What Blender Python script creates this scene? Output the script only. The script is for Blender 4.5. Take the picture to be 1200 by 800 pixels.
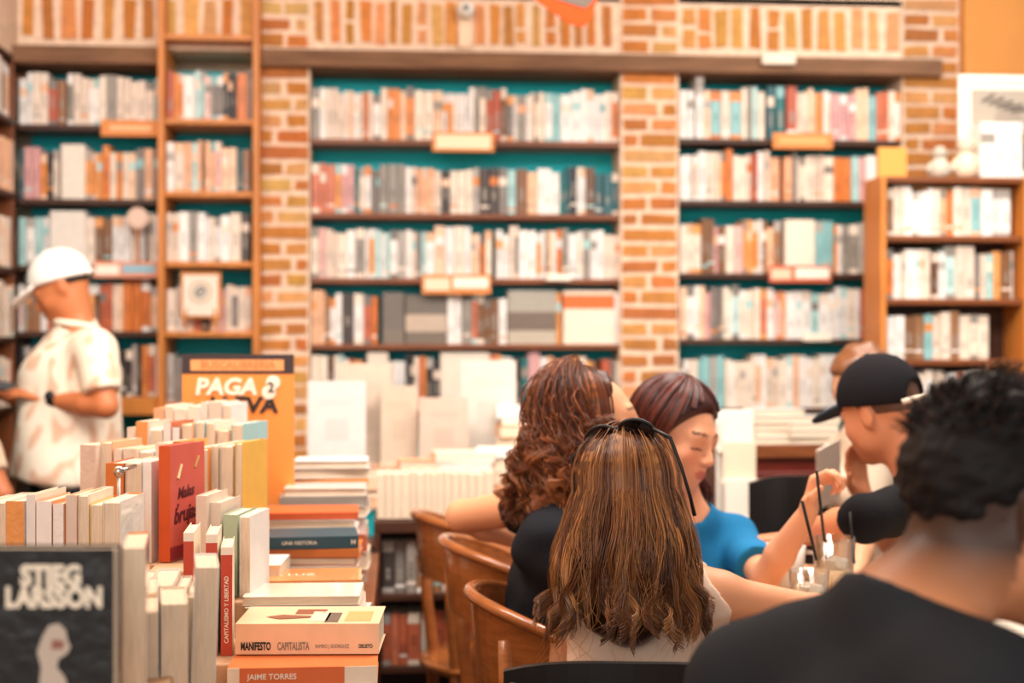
import bpy, bmesh, math, random
import numpy as np
from mathutils import Matrix, Vector, Euler
random.seed(7); np.random.seed(7)
for o in list(bpy.data.objects): bpy.data.objects.remove(o)
SC = bpy.context.scene; COL = SC.collection
R = math.radians
# ------------------------------------------------------------------ camera
YAW = R(4.5); CA, SA = math.cos(YAW), math.sin(YAW); FPX = 1666.67; H = 1.36
cd = bpy.data.cameras.new('camera'); cam = bpy.data.objects.new('camera', cd); COL.objects.link(cam)
cam.location = (0, 0, H); cam.rotation_euler = (R(90), 0, -YAW)
cd.lens = 50; cd.sensor_width = 36; cd.clip_start = .05
cd.dof.use_dof = True; cd.dof.focus_distance = 2.38; cd.dof.aperture_fstop = 2.6
SC.camera = cam
# ------------------------------------------------------------------ light
SC.view_settings.view_transform = 'Standard'; SC.view_settings.look = 'None'
SC.view_settings.gamma = 1; SC.view_settings.use_curve_mapping = False
SC.view_settings.exposure = -0.15
W = bpy.data.worlds.new('world'); SC.world = W; W.use_nodes = True
W.node_tree.nodes['Background'].inputs[0].default_value = (1, .95, .89, 1)
W.node_tree.nodes['Background'].inputs[1].default_value = .42
def area(name, loc, rot, sx, sy, power, col=(1, .93, .84)):
    l = bpy.data.lights.new(name, 'AREA'); l.shape = 'RECTANGLE'; l.size = sx; l.size_y = sy
    l.energy = power; l.color = col
    o = bpy.data.objects.new(name, l); COL.objects.link(o); o.location = loc; o.rotation_euler = rot
    return o
area('overhead_light', (.2, 3.0, 3.05), (R(66), 0, 0), 5.0, .6, 125, (1, .95, .90))  # added strip, hung low and tilted to brighten the recessed shelf backs
area('overhead_light', (-1.0, 2.6, 3.45), (0, 0, 0), 1.2, 1.6, 60)
area('overhead_light', (1.0, 3.3, 3.45), (0, 0, 0), 1.0, 1.0, 70)
area('overhead_light', (2.2, 4.6, 3.45), (0, 0, 0), 1.0, 1.0, 45)
area('front_fill_light', (-.6, -1.8, 2.2), (R(68), 0, 0), 4.0, 1.8, 92, (1, .95, .89))  # added unseen fill behind the camera, no window there
# ------------------------------------------------------------------ helpers
def P(px, py, d):
    xc = (px-600)/FPX*d
    return Vector((xc*CA+d*SA, -xc*SA+d*CA, H+(400-py)/FPX*d))
def DIR(r, aw, u): return Vector((r*CA+aw*SA, -r*SA+aw*CA, u)).normalized()
def depth_at(px, Y): return Y/(CA-(px-600)/FPX*SA)
def WX(px, Y): return P(px, 400, depth_at(px, Y)).x
def WZ(px, py, Y): return P(px, py, depth_at(px, Y)).z
def lin(c):
    return tuple((x/12.92 if x <= .04045 else ((x+.055)/1.055)**2.4) for x in c)
def C(r, g, b): return lin((r/255, g/255, b/255))
def tag(o, label=None, cat=None, group=None, kind=None):
    if label:
        for w in ('thick ', 'slim ', ' pages-out', 'in the ', ' paperback'):
            if len(label.split()) > 16: label = label.replace(w, ' book' if w == ' paperback' else '', 1)
        o['label'] = label
    if cat: o['category'] = cat
    if group: o['group'] = group
    if kind: o['kind'] = kind
    return o
def empty(name, loc=(0, 0, 0), rz=0):
    o = bpy.data.objects.new(name, None); COL.objects.link(o); o.location = loc
    o.rotation_euler = (0, 0, rz); o.empty_display_size = .05
    return o
# materials ---------------------------------------------------------
MATS = {}
def mat(name, col=None, rough=.5, metal=0, bump=0, bscale=60, var=0, vscale=8, coat=0, trans=0, ior=1.45, spec=.5, vc=False, stretch=None, sss=0, aniso=0):
    if name in MATS: return MATS[name]
    m = bpy.data.materials.new(name); m.use_nodes = True; nt = m.node_tree
    b = nt.nodes['Principled BSDF']
    b.inputs['Roughness'].default_value = rough; b.inputs['Metallic'].default_value = metal
    b.inputs['Coat Weight'].default_value = coat; b.inputs['Transmission Weight'].default_value = trans
    b.inputs['IOR'].default_value = ior; b.inputs['Specular IOR Level'].default_value = spec
    if sss:
        b.inputs['Subsurface Weight'].default_value = sss; b.inputs['Subsurface Radius'].default_value = (.9, .3, .15); b.inputs['Subsurface Scale'].default_value = .02
    tc = nt.nodes.new('ShaderNodeTexCoord'); src = tc.outputs['Object']
    if stretch:
        mp = nt.nodes.new('ShaderNodeMapping'); mp.inputs['Scale'].default_value = stretch
        nt.links.new(src, mp.inputs['Vector']); src = mp.outputs['Vector']
    if vc:
        at = nt.nodes.new('ShaderNodeAttribute'); at.attribute_name = 'Col'; csock = at.outputs['Color']
    else:
        rgb = nt.nodes.new('ShaderNodeRGB'); rgb.outputs[0].default_value = (*col, 1); csock = rgb.outputs[0]
    if var:
        n = nt.nodes.new('ShaderNodeTexNoise'); n.inputs['Scale'].default_value = vscale; n.inputs['Detail'].default_value = 4
        nt.links.new(src, n.inputs['Vector'])
        mr = nt.nodes.new('ShaderNodeMapRange'); mr.inputs[1].default_value = .3; mr.inputs[2].default_value = .7
        mr.inputs[3].default_value = 1-var; mr.inputs[4].default_value = 1+var*.6
        nt.links.new(n.outputs['Fac'], mr.inputs[0])
        mx = nt.nodes.new('ShaderNodeVectorMath'); mx.operation = 'MULTIPLY'
        nt.links.new(csock, mx.inputs[0]); nt.links.new(mr.outputs[0], mx.inputs[1]); csock = mx.outputs[0]
    nt.links.new(csock, b.inputs['Base Color'])
    if bump:
        n2 = nt.nodes.new('ShaderNodeTexNoise'); n2.inputs['Scale'].default_value = bscale; n2.inputs['Detail'].default_value = 3
        nt.links.new(src, n2.inputs['Vector'])
        bp = nt.nodes.new('ShaderNodeBump'); bp.inputs['Strength'].default_value = bump; bp.inputs['Distance'].default_value = .01
        nt.links.new(n2.outputs['Fac'], bp.inputs['Height']); nt.links.new(bp.outputs[0], b.inputs['Normal'])
    MATS[name] = m
    return m
M_cover = mat('book_cover_paper', vc=True, rough=.42, var=.06, vscale=25)
M_wrap = mat('shrink_wrapped_cover', vc=True, rough=.3, coat=.8, bump=.35, bscale=45)
M_page = mat('paper_pages', C(232, 212, 186), rough=.85, var=.16, vscale=40, stretch=(14, 1, .6))
M_cream = mat('cream_paper', C(236, 222, 204), rough=.8, var=.05)
M_teal = mat('teal_painted_panel', C(0, 190, 200), rough=.6, var=.1, vscale=3)
M_dark = mat('dark_stained_wood', C(70, 38, 22), rough=.5, var=.3, vscale=6, stretch=(1, 6, 6))
M_mid = mat('brown_wood', C(128, 70, 34), rough=.45, var=.25, vscale=6, stretch=(1, 6, 6))
M_orange = mat('honey_pine_wood', C(206, 128, 56), rough=.45, var=.18, vscale=5, stretch=(5, 5, 1))
M_chair = mat('varnished_bentwood', C(160, 92, 46), rough=.22, coat=.6, var=.25, vscale=9, stretch=(2, 2, 8))
M_brick = mat('brick_and_mortar', vc=True, rough=.9, var=.16, vscale=24, bump=.6, bscale=50)
M_black = mat('black_plastic', C(18, 17, 18), rough=.4)
M_white = mat('white_plastic', C(240, 236, 228), rough=.5)
M_metal = mat('brushed_metal', C(200, 195, 188), rough=.25, metal=1)
M_glass = mat('clear_glass', (1, 1, 1), rough=.0, trans=1, ior=1.12)
M_vc = mat('painted_surface', vc=True, rough=.55)
M_skin = mat('skin', vc=True, rough=.46, sss=.12, bump=.04, bscale=180, spec=.4)
M_hair = mat('hair', vc=True, rough=.34, spec=.55)
M_cloth = mat('woven_cloth', vc=True, rough=.9, bump=.12, bscale=300, spec=.2)
def glassify(m):
    nt = m.node_tree; out = nt.nodes['Material Output']; nt.nodes.remove(nt.nodes['Principled BSDF'])
    t = nt.nodes.new('ShaderNodeBsdfTransparent'); t.inputs[0].default_value = (.93, .92, .90, 1)
    g = nt.nodes.new('ShaderNodeBsdfGlossy'); g.inputs['Roughness'].default_value = .03
    f = nt.nodes.new('ShaderNodeLayerWeight'); f.inputs['Blend'].default_value = .25
    mx = nt.nodes.new('ShaderNodeMixShader')
    nt.links.new(f.outputs['Facing'], mx.inputs[0]); nt.links.new(t.outputs[0], mx.inputs[1]); nt.links.new(g.outputs[0], mx.inputs[2]); nt.links.new(mx.outputs[0], out.inputs[0])
glassify(M_glass)
M_riser = mat('limed_wood', C(214, 172, 134), rough=.6, var=.15, vscale=6, stretch=(1, 6, 6))
# mesh builder --------------------------------------------------------
class MB:
    def __init__(s): s.v = []; s.f = []; s.c = []
    def face(s, pts, col=(1, 1, 1)):
        n = len(s.v); s.v += [tuple(p) for p in pts]; s.f.append(tuple(range(n, n+len(pts)))); s.c.append(col)
    def box(s, a, b, col=(1, 1, 1), M=None, jit=0):
        n = len(s.v)
        for z in (a[2], b[2]):
            for y in (a[1], b[1]):
                for x in (a[0], b[0]):
                    p = Vector((x+random.uniform(-jit, jit), y, z+random.uniform(-jit, jit)))
                    s.v.append(tuple(M @ p if M else p))
        for q in ((0, 2, 3, 1), (4, 5, 7, 6), (0, 1, 5, 4), (2, 6, 7, 3), (0, 4, 6, 2), (1, 3, 7, 5)):
            s.f.append(tuple(n+i for i in q)); s.c.append(col)
    def tube(s, pts, rads, col=(1, 1, 1), sides=8, cap=True, cols=None, flat=1.0):
        pts = [Vector(p) for p in pts]; n0 = len(s.v); k = len(pts)
        if not hasattr(rads, '__len__'): rads = [rads]*k
        t0 = (pts[1]-pts[0]).normalized(); u = t0.orthogonal().normalized()
        for i, p in enumerate(pts):
            t = (pts[min(i+1, k-1)]-pts[max(i-1, 0)])
            if t.length < 1e-9: t = t0
            t = t.normalized(); u = (u-t*u.dot(t))
            u = u.normalized() if u.length > 1e-6 else t.orthogonal().normalized()
            w = t.cross(u)
            for j in range(sides):
                a = 2*math.pi*j/sides
                s.v.append(tuple(p+u*math.cos(a)*rads[i]+w*math.sin(a)*rads[i]*flat))
        for i in range(k-1):
            cc = cols[i] if cols else col
            for j in range(sides):
                a = n0+i*sides+j; b = n0+i*sides+(j+1) % sides
                s.f.append((a, b, b+sides, a+sides)); s.c.append(cc)
        if cap:
            s.f.append(tuple(n0+j for j in range(sides))[::-1]); s.c.append(cols[0] if cols else col)
            s.f.append(tuple(n0+(k-1)*sides+j for j in range(sides))); s.c.append(cols[-1] if cols else col)
    def lathe(s, prof, col=(1, 1, 1), M=None, n=24, cap=True):
        n0 = len(s.v)
        for r, z in prof:
            for j in range(n):
                a = 2*math.pi*j/n; p = Vector((r*math.cos(a), r*math.sin(a), z)); s.v.append(tuple(M @ p if M else p))
        for i in range(len(prof)-1):
            for j in range(n):
                a = n0+i*n+j; b = n0+i*n+(j+1) % n
                s.f.append((a, b, b+n, a+n)); s.c.append(col)
        if cap:
            s.f.append(tuple(n0+j for j in range(n))[::-1]); s.c.append(col)
            s.f.append(tuple(n0+(len(prof)-1)*n+j for j in range(n))); s.c.append(col)
    def build(s, name, m, parent=None, smooth=False, bevel=0, M=None):
        me = bpy.data.meshes.new(name); me.from_pydata(s.v, [], s.f)
        ca = me.color_attributes.new('Col', 'FLOAT_COLOR', 'CORNER')
        arr = np.ones((len(me.loops), 4), np.float32)
        cnt = np.fromiter((len(f) for f in s.f), int, len(s.f))
        arr[:, :3] = np.repeat(np.array(s.c, np.float32).reshape(-1, 3), cnt, axis=0)
        ca.data.foreach_set('color', arr.ravel())
        me.materials.append(m)
        if smooth: me.polygons.foreach_set('use_smooth', [True]*len(me.polygons))
        me.update()
        o = bpy.data.objects.new(name, me); COL.objects.link(o)
        if parent: o.parent = parent
        if M is not None: o.matrix_local = M
        if bevel:
            b = o.modifiers.new('bevel', 'BEVEL'); b.width = bevel; b.segments = 2; b.limit_method = 'ANGLE'
        return o
def boxobj(name, a, b, m, parent=None, bevel=.003, col=(1, 1, 1)):
    mb = MB(); mb.box(a, b, col); return mb.build(name, m, parent, bevel=bevel)
def text_obj(name, s, size, m, parent, M, bold=0, ext=.0006, shear=0, space=1, align='CENTER', sx=1):
    cu = bpy.data.curves.new('t', 'FONT'); cu.body = s; cu.size = size; cu.extrude = ext; cu.offset = bold
    cu.shear = shear; cu.space_character = space; cu.align_x = align; cu.align_y = 'CENTER'; cu.resolution_u = 3
    t = bpy.data.objects.new('t', cu); COL.objects.link(t)
    bpy.context.view_layer.update()
    dg = bpy.context.evaluated_depsgraph_get()
    me = bpy.data.meshes.new_from_object(t.evaluated_get(dg)); me.name = name
    bpy.data.objects.remove(t)
    for v in me.vertices: v.co.x *= sx
    me.materials.clear(); me.materials.append(m)
    o = bpy.data.objects.new(name, me); COL.objects.link(o)
    o.parent = parent; o.matrix_local = M
    return o
def axes(x, y, o):
    x = Vector(x).normalized(); y = Vector(y).normalized(); z = x.cross(y)
    return Matrix(((x[0], y[0], z[0], o[0]), (x[1], y[1], z[1], o[1]), (x[2], y[2], z[2], o[2]), (0, 0, 0, 1)))
ORD = ['first', 'second', 'third', 'fourth', 'fifth', 'sixth', 'seventh', 'eighth', 'ninth', 'tenth', 'eleventh', 'twelfth', 'thirteenth', 'fourteenth', 'fifteenth', 'sixteenth', 'seventeenth', 'eighteenth', 'nineteenth']
def ordw(i):
    if i < 19: return ORD[i]
    t = ['twentieth', 'thirtieth', 'fortieth', 'fiftieth', 'sixtieth', 'seventieth', 'eightieth']; u = ['twenty', 'thirty', 'forty', 'fifty', 'sixty', 'seventy', 'eighty']
    n = i+1
    return t[n//10-2] if n % 10 == 0 else u[n//10-2]+'-'+ORD[n % 10-1]
# ------------------------------------------------------------------ room shell
YW = 6.2
BRK = [C(204, 138, 70), C(194, 124, 60), C(210, 148, 84), C(186, 116, 58), C(216, 160, 100)]
MORT = C(238, 210, 184)
X0, X1 = WX(20, YW), 3.6
def zf(y): return WZ(600, y, YW)
boxobj('floor', (X0-.3, -2.5, -.06), (X1, 6.8, 0), mat('floor_tiles', C(120, 84, 58), rough=.4, var=.2, vscale=3), bevel=0)['kind'] = 'structure'
boxobj('ceiling', (X0-.3, -.4, 3.6), (X1, 6.8, 3.68), mat('ceiling_plaster', C(225, 205, 180), rough=.9, var=.05), bevel=0)['kind'] = 'structure'
# back wall with brick piers and soldier courses
mb = MB()
mb.box((X0-.3, YW+.34, 0), (X1, YW+.44, 3.6), MORT)
zb = 2.585
def pier(xa, xb, z0, z1, yf, dim=1.0):
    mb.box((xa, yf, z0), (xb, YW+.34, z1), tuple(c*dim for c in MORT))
    z = z0+.012; r = 0; w = xb-xa
    while z < z1-.05:
        hh = random.uniform(.044, .052)
        cuts = [[0, .5, 1], [0, 1], [0, .32, 1], [0, .5, 1], [0, .68, 1]][r % 5]
        for i in range(len(cuts)-1):
            a = xa+w*cuts[i]+.006+random.uniform(0, .008); b = xa+w*cuts[i+1]-.006-random.uniform(0, .008)
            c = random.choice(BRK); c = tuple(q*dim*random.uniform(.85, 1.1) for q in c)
            mb.box((a, yf-.006, z), (b, yf+.02, z+hh), c, jit=.004)
        z += .069; r += 1
PX = [(303, 363), (727, 795), (1057, 1124)]
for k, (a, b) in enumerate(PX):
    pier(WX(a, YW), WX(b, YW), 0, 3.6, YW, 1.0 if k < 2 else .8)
# soldier courses over the beam
def soldier(xa, xb, pitch, z0, z1):
    mb.box((xa, YW+.01, z0-.02), (xb, YW+.34, z1+.04), MORT)
    x = xa+.02
    while x < xb-pitch*.5:
        w = pitch*random.uniform(.54, .72); c = random.choice(BRK)
        c = tuple(q*random.uniform(.85, 1.12) for q in c)
        zz0 = z0+random.uniform(.015, .03); zz1 = z1-random.uniform(.0, .02)
        if random.random() < .12:
            zm = z0+(z1-z0)*random.choice((.45, .55)); mb.box((x, YW+.003, zz0), (x+w, YW+.03, zm-.012), c, jit=.005)
            mb.box((x, YW+.003, zm+.006), (x+w, YW+.03, zz1), c, jit=.005)
        else: mb.box((x, YW+.003, zz0), (x+w, YW+.03, zz1), c, jit=.006)
        x += pitch*random.uniform(.93, 1.07)
for xa, xb, p in ((X0, WX(188, YW), .083), (WX(188, YW), WX(303, YW), .078), (WX(363, YW), WX(727, YW), .064), (WX(795, YW), WX(1057, YW), .078)):
    soldier(xa, xb, p, zb+.05, 2.845)
    soldier(xa, xb, p, 2.875, 3.12); soldier(xa, xb, p, 3.15, 3.42)
    mb.box((xa, YW+.03, 3.4), (xb, YW+.34, 3.6), MORT)
bw = mb.build('wall_back', M_brick); bw['kind'] = 'structure'
boxobj('wall_left', (X0-.42, -.4, 0), (X0-.3, 6.64, 3.6), mat('warm_plaster', C(226, 170, 116), rough=.9, var=.1), bevel=0)['kind'] = 'structure'
boxobj('wall_right', (WX(1124, YW), YW-.06, 0), (X1, YW+.34, 3.6), mat('ochre_plaster', C(206, 140, 72), rough=.85, var=.12, vscale=2), bevel=0)['kind'] = 'structure'
# dark wooden lintel beam
for xa, xb in ((X0-.01, WX(188, YW)), (WX(303, YW)-.0, WX(1100, YW))):
    mb = MB(); mb.box((xa, YW-.05, zb-.045), (xb, YW+.32, zb+.03)); mb.build('trim_1' if xa < -1.3 else 'trim_2', mat('old_beam_wood', C(128, 92, 66), rough=.8, var=.35, vscale=4, stretch=(1, 8, 8)), bevel=.006)['kind'] = 'structure'
# ------------------------------------------------------------------ built-in bookshelves
def bay(label, xa, xb, zs, mboard, yf=YW+.0, depth=.23, ztop=zb-.05, posts=None, mpost=None, back=True, zbase=.0):
    t = empty('bookshelf', ((xa+xb)/2, yf+depth/2, 0)); tag(t, label, 'bookshelf')
    I = Matrix.Translation(-t.location)
    if back:
        m_ = MB(); m_.box((xa, yf+depth, zbase), (xb, yf+depth+.015, ztop)); m_.build('back_panel', M_teal, t, M=I)
    for z in zs:
        m_ = MB(); m_.box((xa+.001, yf+.002, z-.024), (xb-.001, yf+depth-.001, z)); m_.build('shelf_board', mboard, t, M=I, bevel=.003)
    for (pa, pb, z0, z1) in posts or ():
        m_ = MB(); m_.box((pa, yf-.012, z0), (pb, yf+depth, z1)); m_.build('side_post', mpost, t, M=I, bevel=.004)
    return t
bays = []
# (name words, px0, px1, board pixel rows, board Y)
MIDZ = [WZ(545, y, YW) for y in (164, 250, 326, 403, 480)]
RZ = [WZ(925, y, YW) for y in (163, 235, 320, 397, 478)]
LZ = [WZ(110, y, YW) for y in (146, 233, 311, 388, 466)]
OZ = [WZ(245, y, YW-.1) for y in (139, 224, 306, 388, 472)]
bay('teal backed built in bookshelf between two brick pillars, full of pale books', WX(363, YW)+.002, WX(727, YW)-.002, MIDZ+[.78, .49, .2], M_mid)
bay('teal backed built in bookshelf right of the second brick pillar', WX(795, YW)+.002, WX(1057, YW)-.002, RZ+[.78, .49, .2], M_dark)
bay('teal backed dark bookshelf in the corner behind the man in white cap', X0+.002, WX(188, YW)-.002, LZ+[.83, .53, .22], M_dark)
xa, xb = WX(185, YW-.1), WX(304, YW-.1)
bay('honey coloured pine bookcase standing against the left brick pillar', xa+.028, xb-.028, OZ+[.84, .54, .24]+[2.66], M_orange, yf=YW-.1, depth=.325, ztop=2.56,
    posts=[(xa, xa+.028, 0, 3.25), (xb-.028, xb, 0, 3.25)], mpost=M_orange)
# left side bookshelf running towards the camera
t = empty('bookshelf', (X0-.15, 5.2, 0)); tag(t, 'side bookshelf at the left edge of the photo, seen end on', 'bookshelf')
I = Matrix.Translation(-t.location)
SZ = [2.30, 1.99, 1.67, 1.38, 1.09, .8, .5, .2]
m_ = MB(); m_.box((X0-.295, 4.3, 0), (X0-.28, YW+.3, 2.56)); m_.build('back_panel', M_teal, t, M=I)
for z in SZ+[2.57]:
    m_ = MB(); m_.box((X0-.279, 4.32, z-.024), (X0-.005, YW+.29, z)); m_.build('shelf_board', M_dark, t, M=I, bevel=.003)
for y in (4.3, 5.3, YW-.012):
    m_ = MB(); m_.box((X0-.28, y-.019, 0), (X0-.006, y, 2.546)); m_.build('side_post', M_mid, t, M=I, bevel=.003)
# free-standing brown bookcase on the right
YR = 5.55
xa, xb = WX(1031, YR), WX(1206, YR)
RCZ = [WZ(1110, y, YR) for y in (207, 276, 350, 421, 492)]
bc = bay('brown freestanding bookcase at the right with a framed photo on top', xa+.024, xb-.024, RCZ+[.84, .58, .3, .08], M_mid, yf=YR, depth=.2, ztop=RCZ[0]-.03,
    posts=[(xa, xa+.024, 0, RCZ[0]), (xb-.024, xb, 0, RCZ[0])], mpost=M_orange, back=False)
m_ = MB(); m_.box((xa+.024, YR+.19, 0), (xb-.024, YR+.2, RCZ[0]-.03)); m_.build('back_panel', M_dark, bc, M=Matrix.Translation(-bc.location))
# ------------------------------------------------------------------ books on the shelves
PAL = {
 'white': [C(240, 234, 228), C(232, 228, 224), C(246, 240, 234)],
 'cream': [C(236, 218, 200), C(226, 206, 188), C(240, 224, 204)],
 'pale teal': [C(168, 208, 206), C(190, 220, 216), C(140, 190, 192)],
 'orange': [C(226, 140, 66), C(214, 120, 52), C(234, 160, 92)],
 'peach': [C(240, 188, 150), C(234, 172, 132), C(244, 204, 172)],
 'brick red': [C(196, 104, 72), C(182, 88, 62), C(208, 120, 88)],
 'grey': [C(150, 142, 132), C(128, 120, 114), C(176, 168, 160)],
 'brown': [C(128, 88, 58), C(104, 70, 48), C(152, 108, 74)],
 'black': [C(56, 48, 46), C(70, 60, 56), C(46, 44, 48)],
 'pink': [C(226, 180, 172), C(214, 160, 158), C(234, 196, 188)],
 'dark teal': [C(26, 110, 112), C(40, 92, 100)],
 'yellow': [C(240, 200, 120), C(236, 184, 84)],
}
LIGHT = [('white', 38), ('cream', 22), ('pale teal', 10), ('orange', 8), ('peach', 8), ('grey', 6), ('brick red', 4), ('brown', 4), ('pink', 3), ('black', 1)]
MIXED = [('white', 18), ('cream', 14), ('pale teal', 9), ('orange', 10), ('peach', 10), ('grey', 12), ('brick red', 8), ('brown', 10), ('pink', 4), ('black', 6), ('dark teal', 3)]
DARKP = [('grey', 18), ('black', 22), ('brown', 18), ('cream', 10), ('white', 8), ('orange', 7), ('brick red', 7), ('pale teal', 5), ('dark teal', 5)]
def pick(pal):
    n = random.choices([p[0] for p in pal], [p[1] for p in pal])[0]
    return n, random.choice(PAL[n])
def shelf_book(mb, x0, x1, y, z, h, dep, col, colname, face=None, axis='x'):
    """x0..x1 along the shelf, y spine plane, dep backwards; spine printed in bands"""
    def pt(u, v, w):  # u along shelf, v depth, w height
        return (u, y+v, z+w) if axis == 'x' else (y-v, u, z+w)
    t = x1-x0; r = min(.004, t*.2)
    lum = sum(col)/3
    c2 = random.choice(PAL[random.choice(['orange', 'grey', 'pale teal', 'peach', 'cream', 'cream', 'white', 'grey'])])
    if face: bands = face
    else:
        k = random.random()
        a = random.uniform(.08, .2)
        if k < .35: bands = [(0, a, col), (a, a+.05, c2), (a+.05, 1, col)]
        elif k < .6: bands = [(0, .1, c2), (.1, .8, col), (.8, 1, c2)]
        elif k < .8: bands = [(0, .62, col), (.62, .8, c2), (.8, 1, col)]
        else: bands = [(0, 1, col)]
    # rounded spine: 4 columns in plan
    prof = [(0, r), (r, 0), (t-r, 0), (t, r)]
    ink = tuple(c*.6 for c in col) if lum > .25 else C(150, 140, 130)
    for (b0, b1, c) in bands:
        for i in range(3):
            (ua, va), (ub, vb) = prof[i], prof[i+1]
            mb.face([pt(x0+ua, va, b0*h), pt(x0+ub, vb, b0*h), pt(x0+ub, vb, b1*h), pt(x0+ua, va, b1*h)], c)
    mb.face([pt(x0, r, 0), pt(x0, r, h), pt(x0, dep, h), pt(x0, dep, 0)], col)
    mb.face([pt(x1, r, 0), pt(x1, dep, 0), pt(x1, dep, h), pt(x1, r, h)], col)
    pg = C(240, 226, 204)
    mb.face([pt(x0, r, h), pt(x0+r, 0, h), pt(x1-r, 0, h), pt(x1, r, h), pt(x1, dep, h), pt(x0, dep, h)], pg)
    mb.face([pt(x0, r, 0), pt(x0, dep, 0), pt(x1, dep, 0), pt(x1, r, 0), pt(x1-r, 0, 0), pt(x0+r, 0, 0)], pg)
    mb.face([pt(x0, dep, 0), pt(x0, dep, h), pt(x1, dep, h), pt(x1, dep, 0)], pg)
    # title on the spine: short raised bars along it
    if t > .014 and not face:
        w0 = t*random.uniform(.25, .36); s = h*random.uniform(.22, .4); e = s+h*random.uniform(.15, .35)
        q = s
        while q < e:
            l = random.uniform(.008, .02)
            mb.face([pt(x0+w0, -.0006, q), pt(x1-w0, -.0006, q), pt(x1-w0, -.0006, min(q+l, e)), pt(x0+w0, -.0006, min(q+l, e))], ink)
            q += l+.004
CAND = []   # (area, args, label, group)
def fill(place, xa, xb, z, hmax, pal, y, dens=1.0, specials=(), thick=(.016, .042), axis='x', hj=.82):
    """specials: (xa, xb, height, colourname, bands or None, description)"""
    x = xa; idx = 0
    items = []
    sp = sorted(specials); si = 0; runh = hmax*random.uniform(.88, .97); left = 0; cur = None
    while x < xb-.012:
        if si < len(sp) and x >= sp[si][0]-.02:
            s = sp[si]; si += 1; x = max(x, s[0]); x1 = min(s[1], xb)
            items.append((x, x1, s[2], s[3], s[4], s[5])); x = x1+.001; continue
        lim = sp[si][0] if si < len(sp) else xb
        if left <= 0:
            left = random.randint(1, 3); cur = pick(pal); runh = hmax*random.uniform(hj, .98)
            th = random.uniform(*thick)
        n, c = cur; left -= 1
        if random.random() < .4: n, c = pick(pal)
        t = th*random.uniform(.8, 1.2)
        if x+t > lim: t = lim-x
        if t < .008: x = lim+.0005; continue
        items.append((x, x+t-.0012, runh*random.uniform(.97, 1.0), n, None, None, c)); x += t
        if random.random() < .03: x += random.uniform(.004, .02)
    for i, it in enumerate(items):
        c = it[6] if len(it) > 6 else random.choice(PAL[it[3]])
        d = y+random.uniform(.0, .018)
        desc = it[5] or (('thick ' if it[1]-it[0] > .032 else 'slim ' if it[1]-it[0] < .018 else '')+it[3]+' book')
        lab = '%s, %s from %s %s' % (desc, ordw(i), 'left' if axis == 'x' else 'far end', place)
        w = it[1]-it[0]
        CAND.append((w*it[2]*(3 if it[5] else 1)/(1 if axis == 'x' else 9), (it[0], it[1], d, z, it[2], .16, c, it[3], it[4], axis), lab, 'books '+place))
wx = lambda px: WX(px, YW+.03)
G = PAL['grey'][0]
def band(*a): return list(a)
t = boxobj('wooden_ledge', (WX(92, YW-.16), YW-.20, WZ(150, 486, YW-.18)), (WX(184, YW-.15), YW-.001, WZ(150, 466, YW-.18)), M_orange, bevel=.004); tag(t, 'thick honey coloured wooden ledge behind the elbow of the man in white cap', 'ledge')
# middle bay
mx0, mx1 = wx(365), wx(727)
names = ['on the top shelf between the pillars', 'on the second shelf between the pillars', 'on the third shelf between the pillars', 'on the fourth shelf between the pillars', 'on the fifth shelf between the pillars']
orow = C(222, 110, 50)
fill(names[0], mx0, mx1, MIDZ[0], .245, LIGHT, YW+.02)
fill(names[1], mx0, mx1, MIDZ[1], .225, MIXED, YW+.02)
fill(names[2], mx0, mx1, MIDZ[2], .238, LIGHT, YW+.02)
fill(names[3], mx0, mx1, MIDZ[3], .243, MIXED, YW+.02, specials=[
    (wx(448), wx(474), .225, 'grey', band((0, .3, C(128, 116, 104)), (.3, 1, C(116, 108, 100))), 'face-out grey photo book'),
    (wx(475), wx(524), .215, 'grey', band((0, .25, C(120, 108, 96)), (.25, .6, C(196, 176, 156)), (.6, 1, C(118, 110, 100))), 'face-out grey book with cream box'),
    (wx(595), wx(652), .235, 'grey', band((0, .25, C(190, 178, 160)), (.25, .6, C(120, 104, 92)), (.6, 1, C(170, 164, 152))), 'face-out grey photo album'),
    (wx(660), wx(720), .235, 'white', band((0, .66, C(244, 226, 206)), (.66, .92, orow), (.92, 1, C(240, 214, 190))), 'face-out white book with orange band')])
fill(names[4], mx0, mx1, MIDZ[4], .252, DARKP, YW+.02, specials=[(wx(430), wx(455), .25, 'cream', None, 'wide cream volume'), (wx(516), wx(574), .25, 'white', band((0, 1, C(238, 224, 206))), 'face-out blank white book'), (wx(619), wx(633), .25, 'pink', None, 'pink spined volume')])
rx0, rx1 = wx(797), wx(1056)
rn = ['on the top shelf right of the pillars', 'on the second shelf right of the pillars', 'on the third shelf right of the pillars', 'on the fourth shelf right of the pillars', 'on the fifth shelf right of the pillars']
fill(rn[0], rx0, rx1, RZ[0], .25, LIGHT, YW+.02, specials=[(wx(897), wx(908), .24, 'dark teal', None, 'dark green volume'), (wx(910), wx(920), .24, 'dark teal', None, 'dark green volume'), (wx(922), wx(934), .24, 'brick red', None, 'red bound volume'), (wx(816), wx(825), .32, 'white', None, 'very tall white volume')])
fill(rn[1], rx0, wx(1034), RZ[1], .24, LIGHT, YW+.02)
fill(rn[2], rx0, wx(1034), RZ[2], .25, MIXED, YW+.02, specials=[(wx(920), wx(955), .24, 'white', band((0, 1, C(246, 228, 208))), 'face-out cream book')])
fill(rn[3], rx0, wx(1034), RZ[3], .25, LIGHT, YW+.02)
fill(rn[4], rx0, wx(1034), RZ[4], .25, LIGHT, YW+.02)
lx0, lx1 = wx(22), wx(186)
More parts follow.
